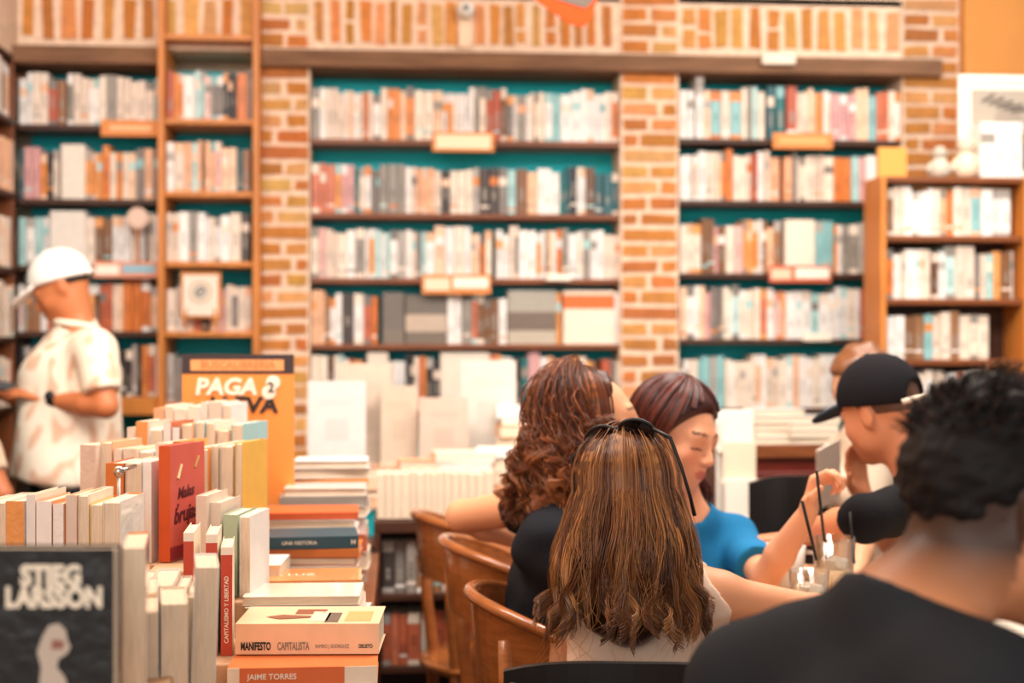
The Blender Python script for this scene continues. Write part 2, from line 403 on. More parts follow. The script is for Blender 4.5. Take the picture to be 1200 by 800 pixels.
ln = ['on the top shelf of the corner bay', 'on the second shelf of the corner bay', 'on the third shelf of the corner bay', 'on the fourth shelf of the corner bay', 'on the fifth shelf of the corner bay']
fill(ln[0], lx0, lx1, LZ[0], .235, MIXED, YW+.02)
fill(ln[1], lx0, lx1, LZ[1], .24, MIXED, YW+.02, specials=[(wx(69), wx(100), .235, 'white', band((0, 1, C(240, 228, 212))), 'face-out white book')])
fill(ln[2], lx0, lx1, LZ[2], .24, LIGHT, YW+.02, specials=[(wx(58), wx(100), .235, 'white', band((0, 1, C(236, 226, 214))), 'face-out pale book')])
fill(ln[3], lx0, lx1, LZ[3], .235, MIXED, YW+.02)
fill(ln[4], lx0, lx1, LZ[4], .24, DARKP, YW+.02)
wo = lambda px: WX(px, YW-.07)
on = ['on the top shelf of the pine bookcase', 'on the second shelf of the pine bookcase', 'on the third shelf of the pine bookcase', 'on the fourth shelf of the pine bookcase', 'on the fifth shelf of the pine bookcase', 'on the low shelf of the pine bookcase']
for i, pl in enumerate((MIXED, MIXED, LIGHT, MIXED, DARKP)):
    fill(on[i], wo(195), wo(295), OZ[i], .225 if i < 3 else .215, pl, YW-.07)
wr = lambda px: WX(px, YR+.03)
rc = ['on the top shelf of the brown bookcase', 'on the second shelf of the brown bookcase', 'on the third shelf of the brown bookcase', 'on the fourth shelf of the brown bookcase']
fill(rc[0], wr(1033), wr(1190), RCZ[1], .215, LIGHT, YR+.03)
fill(rc[1], wr(1033), wr(1190), RCZ[2], .22, LIGHT, YR+.03)
fill(rc[2], wr(1033), wr(1160), RCZ[3], .215, MIXED, YR+.03)
fill(rc[3], wr(1033), wr(1190), RCZ[4], .215, LIGHT, YR+.03)
fill('standing on top of the brown bookcase', wr(1150), wr(1200), RCZ[0], .26, [('white', 5), ('pale teal', 2)], YR+.03, thick=(.03, .06))
sn = ['on the top side shelf at left', 'on the second side shelf at left', 'on the third side shelf at left', 'on the fourth side shelf at left', 'on the fifth side shelf at left']
for i in range(5):
    fill(sn[i], 5.32, YW-.04, SZ[i], .24, [('peach', 4), ('cream', 5), ('orange', 2), ('grey', 2)], X0-.02, axis='y')
CAND.sort(key=lambda c: -c[0])
NSHELF = 90
STUFF = MB()
for i, (ar, a, lab, grp) in enumerate(CAND):
    if i < NSHELF:
        m_ = MB(); x0_, x1_, yy, zz, hh, dep, c, n, face, ax = a
        org = Vector(((x0_+x1_)/2, yy, zz)) if ax == 'x' else Vector((yy, (x0_+x1_)/2, zz))
        shelf_book(m_, x0_, x1_, yy, zz, hh, dep, c, n, face, ax)
        m_.v = [tuple(Vector(v)-org) for v in m_.v]
        o = m_.build('book', M_cover); o.location = org; tag(o, lab, 'book', grp)
    else:
        shelf_book(STUFF, *a[:8], a[8], a[9])
tag(STUFF.build('shelved_books', M_cover), 'remaining smaller spines packed along the wall bookshelves', 'books', kind='stuff')
# ------------------------------------------------------------------ shelf signs and fittings
def sign(px, py, w, h, Y, label, cols, fr=C(224, 140, 72)):
    d = depth_at(px, Y); p = P(px, py, d)
    t = empty('shelf_sign', p); tag(t, label, 'sign', None)
    m_ = MB(); m_.box((-w/2, 0, -h/2), (w/2, .012, h/2)); 
    m_.c = [fr]*len(m_.f); m_.build('sign_board', M_vc, t, bevel=.002)
    m_ = MB()
    for (a, b, c0, c1, col) in cols:
        m_.box((-w/2+w*a, -.002, -h/2+h*c0), (-w/2+w*b, .001, -h/2+h*c1), col)
    m_.build('sign_print', M_vc, t)
WH = C(252, 240, 222); OR = C(222, 128, 66); BL = C(150, 190, 205)
sign(153, 150, .25, .07, YW-.03, 'small orange category sign on the corner bay, top shelf edge', [(.15, .85, .35, .65, C(240, 190, 140))])
sign(543, 166, .27, .085, YW-.03, 'cream category sign in orange frame between the pillars, top shelf edge', [(.06, .94, .15, .85, C(250, 226, 190))])
sign(941, 165, .27, .07, YW-.03, 'orange category sign on the top shelf right of the pillars', [(.1, .9, .3, .7, C(238, 170, 104))])
sign(535, 333, .30, .085, YW-.03, 'wide white and orange sign between the pillars, third shelf edge', [(.04, .4, .2, .8, C(248, 220, 190)), (.45, .96, .3, .85, WH)])
sign(938, 321, .28, .075, YW-.03, 'white and red sign on the third shelf right of the pillars', [(.03, .35, .2, .8, C(244, 200, 170)), (.42, .96, .25, .85, WH)], C(206, 98, 62))
sign(147, 316, .27, .07, YW-.03, 'white and pale blue sign on the corner bay, third shelf edge', [(.05, .4, .2, .8, WH), (.45, .97, .3, .8, BL)], C(226, 150, 120))
sign(958, 395, .13, .035, YW-.03, 'small white label on the fourth shelf right of the pillars', [(.05, .95, .15, .85, WH)], WH)
sign(655, 325, .11, .03, YW-.03, 'small white label on the third shelf between the pillars', [(.05, .95, .15, .85, WH)], WH)
# framed emblem on a small easel in the pine bookcase
p = P(235, 384, depth_at(235, YW-.13)); t = empty('picture_easel', p); tag(t, 'white print with round emblem on a wooden easel in the pine bookcase', 'picture')
m_ = MB(); m_.box((-.085, 0, .04), (.085, .012, .235)); m_.build('frame', M_orange, t, bevel=.003)
m_ = MB(); m_.box((-.072, -.003, .052), (.072, .0, .222)); m_.build('print', M_cream, t)
m_ = MB(); m_.tube([(.043*math.cos(a/16*2*math.pi), -.005, .15+.043*math.sin(a/16*2*math.pi)) for a in range(17)], .004, C(206, 176, 150), cap=False)
m_.tube([(.02*math.cos(a/12*2*math.pi), -.005, .15+.02*math.sin(a/12*2*math.pi)) for a in range(13)], .005, C(120, 120, 120), cap=False)
m_.tube([(-.012, -.005, .14), (.014, -.005, .165)], .004, C(110, 110, 110)); m_.build('emblem', M_vc, t)
for s in (-1, 1):
    m_ = MB(); m_.tube([(s*.07, -.005, 0), (s*.06, .0, .06), (s*.035, .02, .2)], .007); m_.build('leg', M_orange, t)
# round badge on a stick in the corner bay
p = P(161, 308, depth_at(161, YW-.045)); t = empty('round_badge', p); tag(t, 'round pinkish badge on a stick in the corner bay, third shelf', 'badge')
m_ = MB(); m_.lathe([(.045, 0), (.047, .006), (.04, .012), (.001, .013)], C(226, 196, 178), M=Matrix.Translation((0, .01, .19)) @ Matrix.Rotation(R(90), 4, 'X')); m_.build('badge', M_vc, t)
m_ = MB(); m_.tube([(0, .006, 0), (0, .006, .15)], .006, C(190, 120, 80)); m_.build('stick', M_vc, t)
# security camera on the soldier course and small white box on the beam
p = P(545, 26, depth_at(545, YW-.01)); t = empty('security_camera', p); tag(t, 'white security camera on a bracket on the brickwork above the middle shelves', 'camera')
m_ = MB(); m_.box((-.028, -.0, -.11), (.028, .018, .09)); m_.build('mounting_plate', mat('cream_enamel', C(240, 212, 180), rough=.5), t, bevel=.004)
m_ = MB(); m_.lathe([(.022, 0), (.034, .01), (.037, .05), (.028, .075), (.002, .08)], M=Matrix.Translation((0, -.002, .045)) @ Matrix.Rotation(R(90), 4, 'X')); m_.build('housing', M_white, t, smooth=True)
m_ = MB(); m_.lathe([(.012, 0), (.01, .01), (.001, .011)], M=Matrix.Translation((0, -.08, .045)) @ Matrix.Rotation(R(90), 4, 'X')); m_.build('lens', M_black, t)
p = P(911, 70, depth_at(911, YW-.055)); t = boxobj('junction_box', (-.075, -.03, -.025), (.075, 0, .025), M_cream, bevel=.005); t.location = p; tag(t, 'small cream box fixed to the dark beam above the right shelves', 'box')
# hanging banner corner at the top of the frame
c0 = P(700, -150, 4.6); t = empty('hanging_banner', c0); tag(t, 'orange and grey corner of a banner hanging at the top centre', 'banner')
def bq(pts, off, th, col, nm):
    m_ = MB(); n = DIR(0, -1, 0); w = [P(a, b, 4.6)+n*off-c0 for a, b in pts]; w2 = [q-n*th for q in w]
    m_.face(w, col); m_.face(w2[::-1], col)
    for i in range(len(w)): j = (i+1) % len(w); m_.face([w[i], w2[i], w2[j], w[j]], col)
    m_.build(nm, mat('banner_fabric', vc=True, rough=.95, spec=.05), t)
bq([(380, -160), (628, 0), (670, 28), (684, 31), (692, 20), (800, -260)], 0, .01, C(196, 72, 34), 'banner_edge')
bq([(470, -110), (650, -1), (686, 10), (695, 2), (790, -250)], .004, .003, C(104, 92, 84), 'banner_print')
# framed photograph and ornaments on the right bookcase
p = P(1124, 185, depth_at(1124, YR+.16)); p.z = RCZ[0]+.002; t = empty('framed_photo', p); tag(t, 'white framed black and white photograph standing on the brown bookcase', 'picture')
m_ = MB(); fw, fh = .42, .44
for a, b in (((0, 0, 0), (.026, .02, fh)), ((fw-.026, 0, 0), (fw, .02, fh)), ((.026, 0, 0), (fw-.026, .02, .026)), ((.026, 0, fh-.026), (fw-.026, .02, fh))): m_.box(a, b)
m_.build('frame', M_white, t, bevel=.003)
m_ = MB(); m_.box((.024, .008, .024), (fw-.024, .016, fh-.024), C(238, 224, 204)); m_.build('mount', M_vc, t)
m_ = MB(); m_.box((.055, .005, .05), (fw-.055, .009, fh-.06), C(168, 156, 142))
m_.box((.10, .003, .05), (.36, .0055, .20), C(92, 84, 78))
for a in range(5): m_.tube([(.10+.03*a, .003, .33-.01*a), (.15+.04*a, .003, .36-.014*a)], .006, C(90, 82, 76), sides=6)
m_.lathe([(.001, 0), (.06, .0), (.06, .002), (.001, .003)], C(150, 138, 126), M=Matrix.Translation((.21, .004, .25)) @ Matrix.Rotation(R(90), 4, 'X'))
m_.build('photo_print', M_vc, t)
p = P(1045, 205, depth_at(1045, YR+.15)); t = boxobj('ochre_board', (-.055, 0, 0), (.065, .03, .135), mat('ochre_panel', C(232, 160, 78), rough=.6)); t.location = (p.x, p.y, RCZ[0]+.001); tag(t, 'plain ochre board leaning at the left end of the brown bookcase top', 'board')
for k, (px, hh, rr, col, lab) in enumerate(((1101, .13, .045, C(196, 184, 168), 'grey speckled plush figurine on the brown bookcase top'), (1132, .17, .05, C(232, 206, 180), 'pale pinkish plush figurine on the brown bookcase beside the frame'))):
    p = P(px, 200, depth_at(px, YR+.07)); t = empty('figurine', (p.x, p.y, RCZ[0]+.001)); tag(t, lab, 'figurine')
    m_ = MB(); m_.lathe([(rr*.7, 0), (rr, hh*.15), (rr*.95, hh*.4), (rr*.55, hh*.62)], col, n=14); m_.build('body', M_vc, t, smooth=True)
    m_ = MB(); m_.lathe([(rr*.4, hh*.58), (rr*.7, hh*.68), (rr*.72, hh*.85), (rr*.3, hh)], tuple(c*.85 for c in col), n=14); m_.build('head', M_vc, t, smooth=True)
    for s in (-1, 1):
        m_ = MB(); m_.tube([(s*rr*.8, 0, hh*.45), (s*rr*1.15, -.01, hh*.2)], [rr*.25, rr*.2], col); m_.build('arm', M_vc, t, smooth=True)
# ------------------------------------------------------------------ detailed books
USED = {}
def book(pos, w, h, t, cname, label, group=None, lay=False, yaw=0, flip=False, lean=0, wrap=False, col=None, spine2=None, tilt=0, bands=None):
    """canonical: upright, spine axis Z facing -Y, width +Y, thickness X"""
    col = col or random.choice(PAL[cname])
    t_ = empty('book', pos)
    rot = Matrix.Rotation(yaw, 4, 'Z')
    if lay: rot = rot @ Matrix.Rotation(tilt, 4, 'Y') @ Matrix.Rotation(R(90), 4, 'Y')
    else: rot = rot @ Matrix.Rotation(lean, 4, 'X') @ Matrix.Rotation(tilt, 4, 'Y')
    if flip: rot = rot @ Matrix.Rotation(math.pi, 4, 'Z')
    t_.matrix_world = Matrix.Translation(pos) @ rot
    oz = -h/2 if lay else 0; oy = -w if flip else 0
    ct = .0012; s2 = spine2 or col
    m_ = MB()
    m_.box((-t/2, oy, oz), (-t/2+ct, oy+w, oz+h), col); m_.box((t/2-ct, oy, oz), (t/2, oy+w, oz+h), col)
    if bands:
        for (a, b, c) in bands: m_.box((-t/2, oy-ct, oz+h*a), (t/2, oy+ct*.5, oz+h*b), c)
    else: m_.box((-t/2, oy-ct, oz), (t/2, oy+ct*.5, oz+h), s2)
    m_.build('cover', M_wrap if wrap else M_cover, t_, bevel=.0008 if False else 0)
    m_ = MB(); g = .003
    m_.box((-t/2+ct, oy+ct, oz+g), (t/2-ct, oy+w-g, oz+h-g)); m_.build('page_block', M_page, t_)
    tag(t_, label, 'book', group)
    return t_
def spine_text(b, s, size, m, h0, x=0, bold=0, sx=1, name='spine_title', w=0):
    return text_obj(name, s, size, m, b, axes((0, 0, 1), (-1, 0, 0), (x, -.0022, h0)), bold=bold, ext=.0003, align='LEFT', sx=sx)
# display table at the left ------------------------------------------------
TX0, TX1, TY0, TY1, TZ = -1.45, -.06, 1.15, 4.12, .75
tb = empty('display_table', ((TX0+TX1)/2, (TY0+TY1)/2, 0)); tag(tb, 'long wooden display table covered with books at left foreground', 'table')
I = Matrix.Translation(-tb.location)
m_ = MB(); m_.box((TX0, TY0, TZ-.035), (TX1, TY1, TZ)); m_.build('tabletop', M_mid, tb, M=I, bevel=.004)
m_ = MB(); m_.box((TX0+.04, TY0+.04, .08), (TX1-.03, TY1-.04, TZ-.035)); m_.build('cabinet_body', M_dark, tb, M=I, bevel=.004)
m_ = MB(); m_.box((TX0+.07, TY0+.07, 0), (TX1-.06, TY1-.07, .08)); m_.build('plinth', M_dark, tb, M=I)
def riser(a, b, y0, y1, z, label):
    t = boxobj('book_riser', (a, y0, TZ), (b, y1, z), M_riser, bevel=.003); tag(t, label, 'riser')
def row(place, px0, px1, d, base, hr, mode, pal, yaw=(-32, -20), thick=(.014, .034), w=(.12, .15), first=None, wrapp=.3, gap=.0):
    """upright books from px0 to px1; mode 'spine' or 'pages' towards camera"""
    pa = P(px0, 400, d); pb = P(px1, 400, d); y = (pa.y+pb.y)/2
    x = pa.x; n = 0
    wmax = 0; x0 = x
    ya = R(random.uniform(*yaw)) 
    while x < pb.x:
        t = random.uniform(*thick); cn, c = pick(pal); h = random.uniform(*hr); ww = random.uniform(*w)
        if random.random() < .15: ya = R(random.uniform(*yaw))
        st = t/math.cos(ya)
        desc = ('thick ' if t > .028 else 'slim ')+cn+' paperback'
        fl = mode == 'pages' or (mode == 'mix' and random.random() < .45)
        b = book(Vector((x+st/2, y+random.uniform(-.006, .006), base+.001)), ww, h, t, cn, '%s%s, %s from left %s' % (desc, ' pages-out' if fl else '', ordw(n), place), 'books '+place, yaw=ya, flip=fl, col=c, wrap=random.random() < wrapp,
                 spine2=random.choice(PAL[random.choice(['cream', 'white', 'orange', cn])]))
        x += st+.0015+gap; n += 1
    xo = .15*math.sin(abs(R(yaw[0])))
    return x0, x, y
BR = [('cream', 26), ('white', 26), ('orange', 14), ('peach', 16), ('brick red', 6), ('grey', 4), ('pale teal', 4), ('yellow', 4)]
rows = [
 ('in the blurred row at the left', -30, 128, 2.28, .90, (.19, .215), 'mix', BR, (-10, -2), .23),
 ('beside the dark portrait book', 142, 164, 1.70, .93, (.175, .185), 'pages', [('cream', 4), ('peach', 3)], (4, 8), .2),
 ('in the nearest upright row', 158, 214, 1.82, .82, (.185, .205), 'pages', [('white', 4), ('cream', 6), ('peach', 1)], (4, 12), .3),
 ('in the low front row', 150, 222, 2.02, .82, (.17, .2), 'pages', [('white', 5), ('cream', 6)], (2, 10), .2),
 ('in the row beside the coral cover', 124, 172, 2.6, .955, (.18, .205), 'mix', BR, (-18, -10), .2),
 ('in the row behind the coral cover', 95, 285, 2.84, .955, (.185, .205), 'mix', BR, (-18, -8), .2),
 ('in the next row behind the coral cover', 150, 285, 3.12, .985, (.18, .2), 'mix', BR, (-18, -8), .2),
 ('in the far row before the poster', 180, 268, 3.42, 1.015, (.18, .2), 'mix', BR, (-16, -6), .2),
]
for (pl, a, b, d, base, hr, mode, pal, yaw, dep) in rows:
    pa = P(a, 400, d); x0, x1, y = row(pl, a, b, d, base, hr, mode, pal, yaw, w=(.12, .145))
    riser(x0-.03, x1+.012, y-.02, y+.2, base, 'pale wooden riser step under the books '+pl)
# the witch-title book: red cover turned towards the camera
M_ink = mat('dark_red_print', C(92, 24, 30), rough=.6); M_wprint = mat('cream_print', C(250, 238, 216), rough=.6); M_dprint = mat('black_print', C(40, 32, 30), rough=.6)
M_gprint = mat('grey_print', C(150, 132, 116), rough=.6)
riser(P(176, 400, 2.6).x+.012, P(176, 400, 2.6).x+.15, 2.55, 2.78, .955, 'pale wooden riser step under the red witch book')
pr = P(183, 400, 2.6)
b = book(Vector((pr.x+.015, pr.y, .957)), .142, .212, .022, 'brick red', 'coral red paperback with handwritten dark title, cover facing right', yaw=R(-18), col=C(214, 98, 84), spine2=C(214, 92, 44))
fx = .0112
text_obj('title_lettering', 'Malas', .030, M_ink, b, axes((0, 1, .06), (0, -.06, 1), (fx, .062, .122)), bold=.0006, shear=.3)
text_obj('title_lettering', 'y', .016, M_ink, b, axes((0, 1, 0), (0, 0, 1), (fx, .03, .100)), bold=.0006, shear=.3)
text_obj('title_lettering', 'brujas', .040, M_ink, b, axes((0, 1, .06), (0, -.06, 1), (fx, .062, .082)), bold=.0012, shear=.3)
m_ = MB(); m_.box((fx-.0004, 0, .002), (fx+.0002, .141, .026), C(150, 40, 52)); m_.build('lower_band', M_vc, b)
m_ = MB(); m_.tube([(fx, .03, .15), (fx, .045, .175)], [.004, .003], C(240, 214, 160), sides=6); m_.tube([(fx, .1, .165), (fx, .115, .185)], [.003, .004], C(200, 150, 90), sides=6); m_.build('gold_star_marks', M_vc, b)
# neighbours right of it
for k, (px, d, hh, t, cn, lab) in enumerate(((236, 2.62, .185, .02, 'cream', 'cream paperback right behind the coral red cover'), (251, 2.64, .17, .024, 'cream', 'thick cream paperback beside the green one behind the red spines'), (270, 2.62, .15, .026, 'pale teal', 'sage green paperback standing behind the red spines'), (287, 2.6, .15, .02, 'white', 'white wrapped paperback behind the rightmost red spine'))):
    p = P(px, 400, d); book(Vector((p.x, p.y, .891)), .13, hh, t, cn, lab, yaw=R(-10), col=C(172, 190, 160) if cn == 'pale teal' else None, flip=(cn == 'white'))
riser(P(232, 400, 2.6).x-.005, P(296, 400, 2.6).x+.035, 2.60, 2.80, .89, 'pale wooden riser step behind the red spined books')
# three red spined books
for k, (px, top, t) in enumerate(((221, 624, .0165), (248, 626, .0185), (265.5, 641, .0185))):
    d = 2.33; p = P(px, top, d)
    b = book(Vector((p.x, p.y, .846)), .13, p.z-.846, t, 'brick red', ['leftmost red spined book with white lettering in the front row', 'middle red spined book with white lettering in the front row', 'rightmost red spined book with long white lettering, beside the piles'][k], 'red spined books', yaw=R([3, 4, 5][k]), col=C(250, 236, 214), bands=[(0, .93, C(204, 74, 46)), (.93, 1, C(250, 236, 214))])
    text_obj('spine_title', 'CAPITALISMO Y LIBERTAD' if k == 2 else 'LIBERTAD', .0095, M_wprint, b, axes((0, 0, 1), (-1, 0, 0), (0, -.0016, .02 if k == 2 else .09)), bold=.0002, ext=.0002, align='LEFT', sx=.98)
riser(P(213, 400, 2.3).x-.005, P(276, 400, 2.3).x+.006, 2.30, 2.50, .845, 'pale wooden riser step under the red spined books')
# white page-out books leaning in front of the red ones
for k, (px, top, t, lean) in enumerate(((236, 663, .033, -2), (203, 690, .024, 9), (189, 700, .022, 6))):
    p = P(px, top, 1.93 if k else 1.96)
    b = book(Vector((p.x, p.y-.0, .816)), .12, p.z-.816, t, 'white', ['thick white page block standing before the red spines', 'cream page block leaning right beside the thick white one', 'wrapped cream page block left of the leaning pair'][k], yaw=R(9), flip=True, tilt=R(-lean), wrap=True)
riser(P(166, 400, 1.93).x, P(262, 400, 1.93).x, 1.88, 2.0, .815, 'low pale wooden riser at the front of the table')
# metal rods with ball ends between the rows
for k, (px, py, d, ln, lab) in enumerate(((139, 552, 2.5, .02, 'chrome display rod with ball end beside the left rows'), (165, 620, 2.42, 0, ''))):
    if not lab: continue
    p = P(px, py, d); t = empty('display_rod', (p.x, p.y, TZ)); tag(t, lab, 'display rod')
    hz = p.z-TZ
    m_ = MB(); m_.tube([(0, 0, 0), (0, 0, hz)], .0035); m_.tube([(0, 0, hz), (ln*.9, .06, hz+.004)], .004); m_.build('rod', M_metal, t, smooth=True)
    m_ = MB(); m_.lathe([(.001, -.010), (.0065, -.008), (.010, 0), (.0065, .008), (.001, .010)], M=Matrix.Translation((0, 0, hz)), n=16); m_.build('ball_end', M_metal, t, smooth=True)
# dark portrait book in the near left corner --------------------------------
pr = P(-8, 400, 1.45); zb_ = .951
riser(pr.x-.06, pr.x+.16, 1.40, 1.62, zb_, 'pale wooden riser under the dark portrait book')
b = book(Vector((pr.x, pr.y, zb_+.001)), .127, .199, .03, 'black', 'large blurred black paperback with author name and pale portrait, near left corner', yaw=R(-90)-YAW, col=C(22, 20, 22), wrap=True)
fx = .0155
text_obj('author_lettering', 'STIEG', .028, M_wprint, b, axes((0, 1, 0), (0, 0, 1), (fx, .064, .171)), bold=.0014, sx=.86)
text_obj('author_lettering', 'LARSSON', .028, M_wprint, b, axes((0, 1, 0), (0, 0, 1), (fx, .067, .149)), bold=.0014, sx=.82)
m_ = MB()
def blob(pts, col): m_.face([(fx+.0005, y, z) for y, z in pts], col)
pale = C(196, 182, 168)
blob([(.055, .11), (.062, .122), (.072, .124), (.079, .117), (.081, .107), (.084, .1), (.08, .093), (.072, .088), (.07, .08), (.078, .07), (.084, .05), (.084, .02), (.08, .003), (.022, .003), (.03, .03), (.044, .045), (.052, .06), (.054, .08), (.05, .095)], pale)
m_.face([(fx+.0009, y, z) for y, z in ((.064, .098), (.076, .098), (.078, .106), (.066, .108))], C(150, 96, 84))
m_.face([(fx+.0009, y, z) for y, z in ((.052, .06), (.06, .045), (.064, .02), (.058, .004), (.054, .02))], C(130, 118, 108))
m_.build('cover_portrait', M_vc, b)
# orange-topped book behind it and a wrapped pile beside it
pr = P(-20, 400, 1.66); riser(pr.x-.02, pr.x+.25, 1.635, 1.83, .90, 'pale wooden riser behind the dark portrait book')
b = book(Vector((pr.x, pr.y+.025, .901)), .15, .215, .03, 'peach', 'beige wrapped paperback standing just behind the dark portrait book', yaw=R(-90)-YAW, col=C(222, 178, 136), wrap=True)
def pile(pxc, d, z0, items, place, yawj=4, depth=None, anchor=None):
    """items bottom to top: (thickness, colourname or rgb, length, width, flip, desc)"""
    p = P(pxc, 400, d); z = z0; n = len(items); out = []
    for i, it in enumerate(items):
        t, cn, L, wd, fl = it[:5]; desc = it[5] if len(it) > 5 and it[5] else cn+' book'
        pos = 'topmost' if i == n-1 else 'bottom' if i == 0 else ordw(i)+' from the bottom'
        b = book(Vector((p.x+random.uniform(-.006, .006), p.y+(wd if False else 0)+random.uniform(-.005, .008), z+t/2+.0006)), wd, L, t, cn, '%s, %s %s' % (desc, pos, place), 'books '+place, lay=True, yaw=R(random.uniform(-yawj, yawj)), flip=fl, wrap=random.random() < .35,
                 col=it[6] if len(it) > 6 else None, bands=it[7] if len(it) > 7 else None)
        z += t+.0014; out.append(b)
    return out, z
def auto(z0, z1, pal=BR, L=(.2, .23), tmin=.028, tmax=.045, pf=.45):
    its = []; z = z0
    while z < z1-.008:
        t = min(random.uniform(tmin, tmax), z1-z); t = max(t, .01)
        its.append([t, pick(pal)[0], random.uniform(*L), random.uniform(.14, .155), random.random() < pf]); z += t+.0014
    return its
WPK = C(248, 222, 190)
# near wrapped pile between the portrait book and the upright rows
0 and pile(150, 1.74, TZ, auto(TZ, 1.07, [('cream', 4), ('peach', 3), ('white', 3)], L=(.085, .10), tmin=.03), 'of the wrapped pile right of the dark portrait book', 2)
# right hand column of flat piles, front to back
its = auto(TZ, .822, pf=.5); its += [[.028, 'orange', .232, .15, False, 'orange spined wrapped paperback with pale lettering', C(226, 120, 64), [(0, .08, C(246, 226, 200)), (.08, .78, C(226, 112, 58)), (.78, 1, C(246, 226, 200))]]]
bs, z = pile(354, 2.215, TZ, its, 'of the nearest flat pile', 2)
bot = bs[-1]; spine_text(bot, 'JAIME TORRES', .012, M_wprint, -.085, bold=.0002)
its = [[.05, 'peach', .232, .15, False, 'thick peach paperback lettered MANIFESTO CAPITALISTA on its spine', C(250, 208, 168)]]
mz = 1.36-(754-400)/FPX*2.29
pmf = P(360, 400, 2.30)
mf = book(Vector((pmf.x, pmf.y, z+.026)), .15, .232, .049, 'peach', 'thick peach paperback lettered MANIFESTO CAPITALISTA, on top of the nearest pile', lay=True, yaw=R(-3.5), col=C(250, 206, 166))
spine_text(mf, 'MANIFESTO', .0175, M_dprint, -.107, x=.012, bold=.0006, sx=.52)
spine_text(mf, 'CAPITALISTA', .0175, M_gprint, -.048, x=.012, bold=.0004, sx=.50)
spine_text(mf, 'RAMIRO J. RODRIGUEZ', .0085, M_gprint, .013, x=.012, sx=.62)
spine_text(mf, 'DEUSTO', .0085, M_dprint, .083, x=.012, bold=.0002, sx=.7)
m_ = MB()
fx = -.0247
def on_cover(y0, y1, z0, z1, col):
    k_ = MB(); k_.box((fx-.0006, y0, z0), (fx+.0002, y1, z1), col); k_.build('cover_print', M_vc, mf)
on_cover(.02, .1, -.0, .03, C(236, 214, 190)); on_cover(.01, .09, .026, .048, C(112, 96, 84)); on_cover(.02, .1, .058, .1, C(222, 170, 108)); on_cover(.08, .12, -.03, .02, C(150, 86, 60))
m_.face([(fx-.0008, .055, -.075), (fx-.0008, .072, -.05), (fx-.0008, .062, 0), (fx-.0008, .048, 0), (fx-.0008, .035, -.05)], C(150, 92, 66))
m_.build('cover_print', M_vc, mf)
# next piles further along the table edge
def seq(pxc, d, ztop, place, tops, pf=.5, L=(.2, .225)):
    tt = sum(t[0]+.0014 for t in tops)
    its = auto(TZ, ztop-tt, pf=pf, L=L); s = ztop-tt
    zz = TZ+sum(i[0]+.0014 for i in its)
    its += tops
    return pile(pxc, d, TZ, its, place, 5)
bs, _ = seq(356, 2.56, .900, 'of the second flat pile from the front', [[.02, 'cream', .215, .15, True], [.016, 'white', .21, .145, True, 'white wrapped paperback with orange label', C(250, 238, 220)]])
m_ = MB(); m_.box((-.0085, .02, .02), (-.0079, .12, .066), C(206, 140, 92)); m_.box((-.0087, .02, .02), (-.0081, .05, .066), C(206, 84, 50)); m_.build('cover_label', M_vc, bs[-1], M=Matrix.Identity(4))
bs, _ = seq(354, 2.80, .888, 'of the third flat pile from the front', [[.026, 'cream', .215, .15, True], [.012, 'orange', .225, .15, False, 'orange covered paperback with pale title', C(240, 160, 92)]])
text_obj('cover_title', 'LA LUZ', .03, M_wprint, bs[-1], axes((0, 0, 1), (0, 1, 0), (-.0068, .07, -.03)), ext=.0002)
bs, _ = seq(358, 3.07, .938, 'of the fourth flat pile from the front', [[.018, 'orange', .225, .15, False], [.026, 'dark teal', .228, .15, False, 'dark petrol blue book with white title', C(34, 72, 84)]])
spine_text(bs[-1], 'UNA HISTORIA', .011, M_wprint, -.05, bold=.0001)
spine_text(bs[-1], 'M', .016, M_wprint, -.108, bold=.0004); spine_text(bs[-1], 'H', .014, M_wprint, .098, bold=.0004)
bs, _ = seq(362, 3.33, .958, 'of the fifth flat pile from the front', [[.02, 'white', .215, .15, True], [.016, 'brick red', .235, .155, False, 'brick red hardback with pale top', C(216, 96, 48)]])
bs, _ = seq(380, 3.58, .99, 'of the sixth flat pile from the front', [[.022, 'grey', .22, .15, False], [.02, 'white', .205, .15, True]])
bs, _ = seq(385, 3.86, 1.035, 'of the far flat pile on the long table', [[.02, 'orange', .215, .15, False, 'orange flat paperback', C(240, 160, 84)], [.026, 'white', .225, .15, True], [.02, 'white', .2, .15, True]], L=(.17, .2))
pile(296, 2.86, TZ, auto(TZ, .91, [('white', 4), ('cream', 3)], L=(.10, .11)), 'of the small pile left of the blue spined book', 3)
# orange offer poster on a stand --------------------------------------------
pc = P(279, 508, 3.66); t = empty('offer_poster', (pc.x, pc.y, TZ)); t.rotation_euler = (0, 0, -YAW)
tag(t, 'orange poster with black top band reading PAGA LLEVA, standing among the books', 'sign')
w, z0, z1 = .288, P(0, 590, 3.66).z-TZ, P(0, 415, 3.66).z-TZ
m_ = MB(); m_.box((-w/2, 0, z0), (w/2, .006, z1), C(238, 146, 66)); m_.build('poster_panel', M_vc, t)
m_ = MB(); m_.box((-w/2, -.001, z1-.05), (w/2, 0, z1), C(56, 44, 46)); m_.build('top_band', M_vc, t)
m_ = MB(); m_.box((-.122, -.0022, z1-.042), (.118, -.0012, z1-.014), C(238, 160, 100)); m_.build('band_caption', M_vc, t)
text_obj('caption_lettering', 'BUSCALIBRERIA', .026, mat('dark_orange_print', C(196, 116, 62)), t, axes((1, 0, 0), (0, 0, 1), (0, -.0026, z1-.028)), bold=.0004, ext=.0002, sx=1.05)
text_obj('poster_lettering', 'PAGA', .058, M_wprint, t, axes((1, 0, 0), (0, 0, 1), (-.032, -.002, z1-.085)), bold=.0022, shear=.15, sx=1.05)
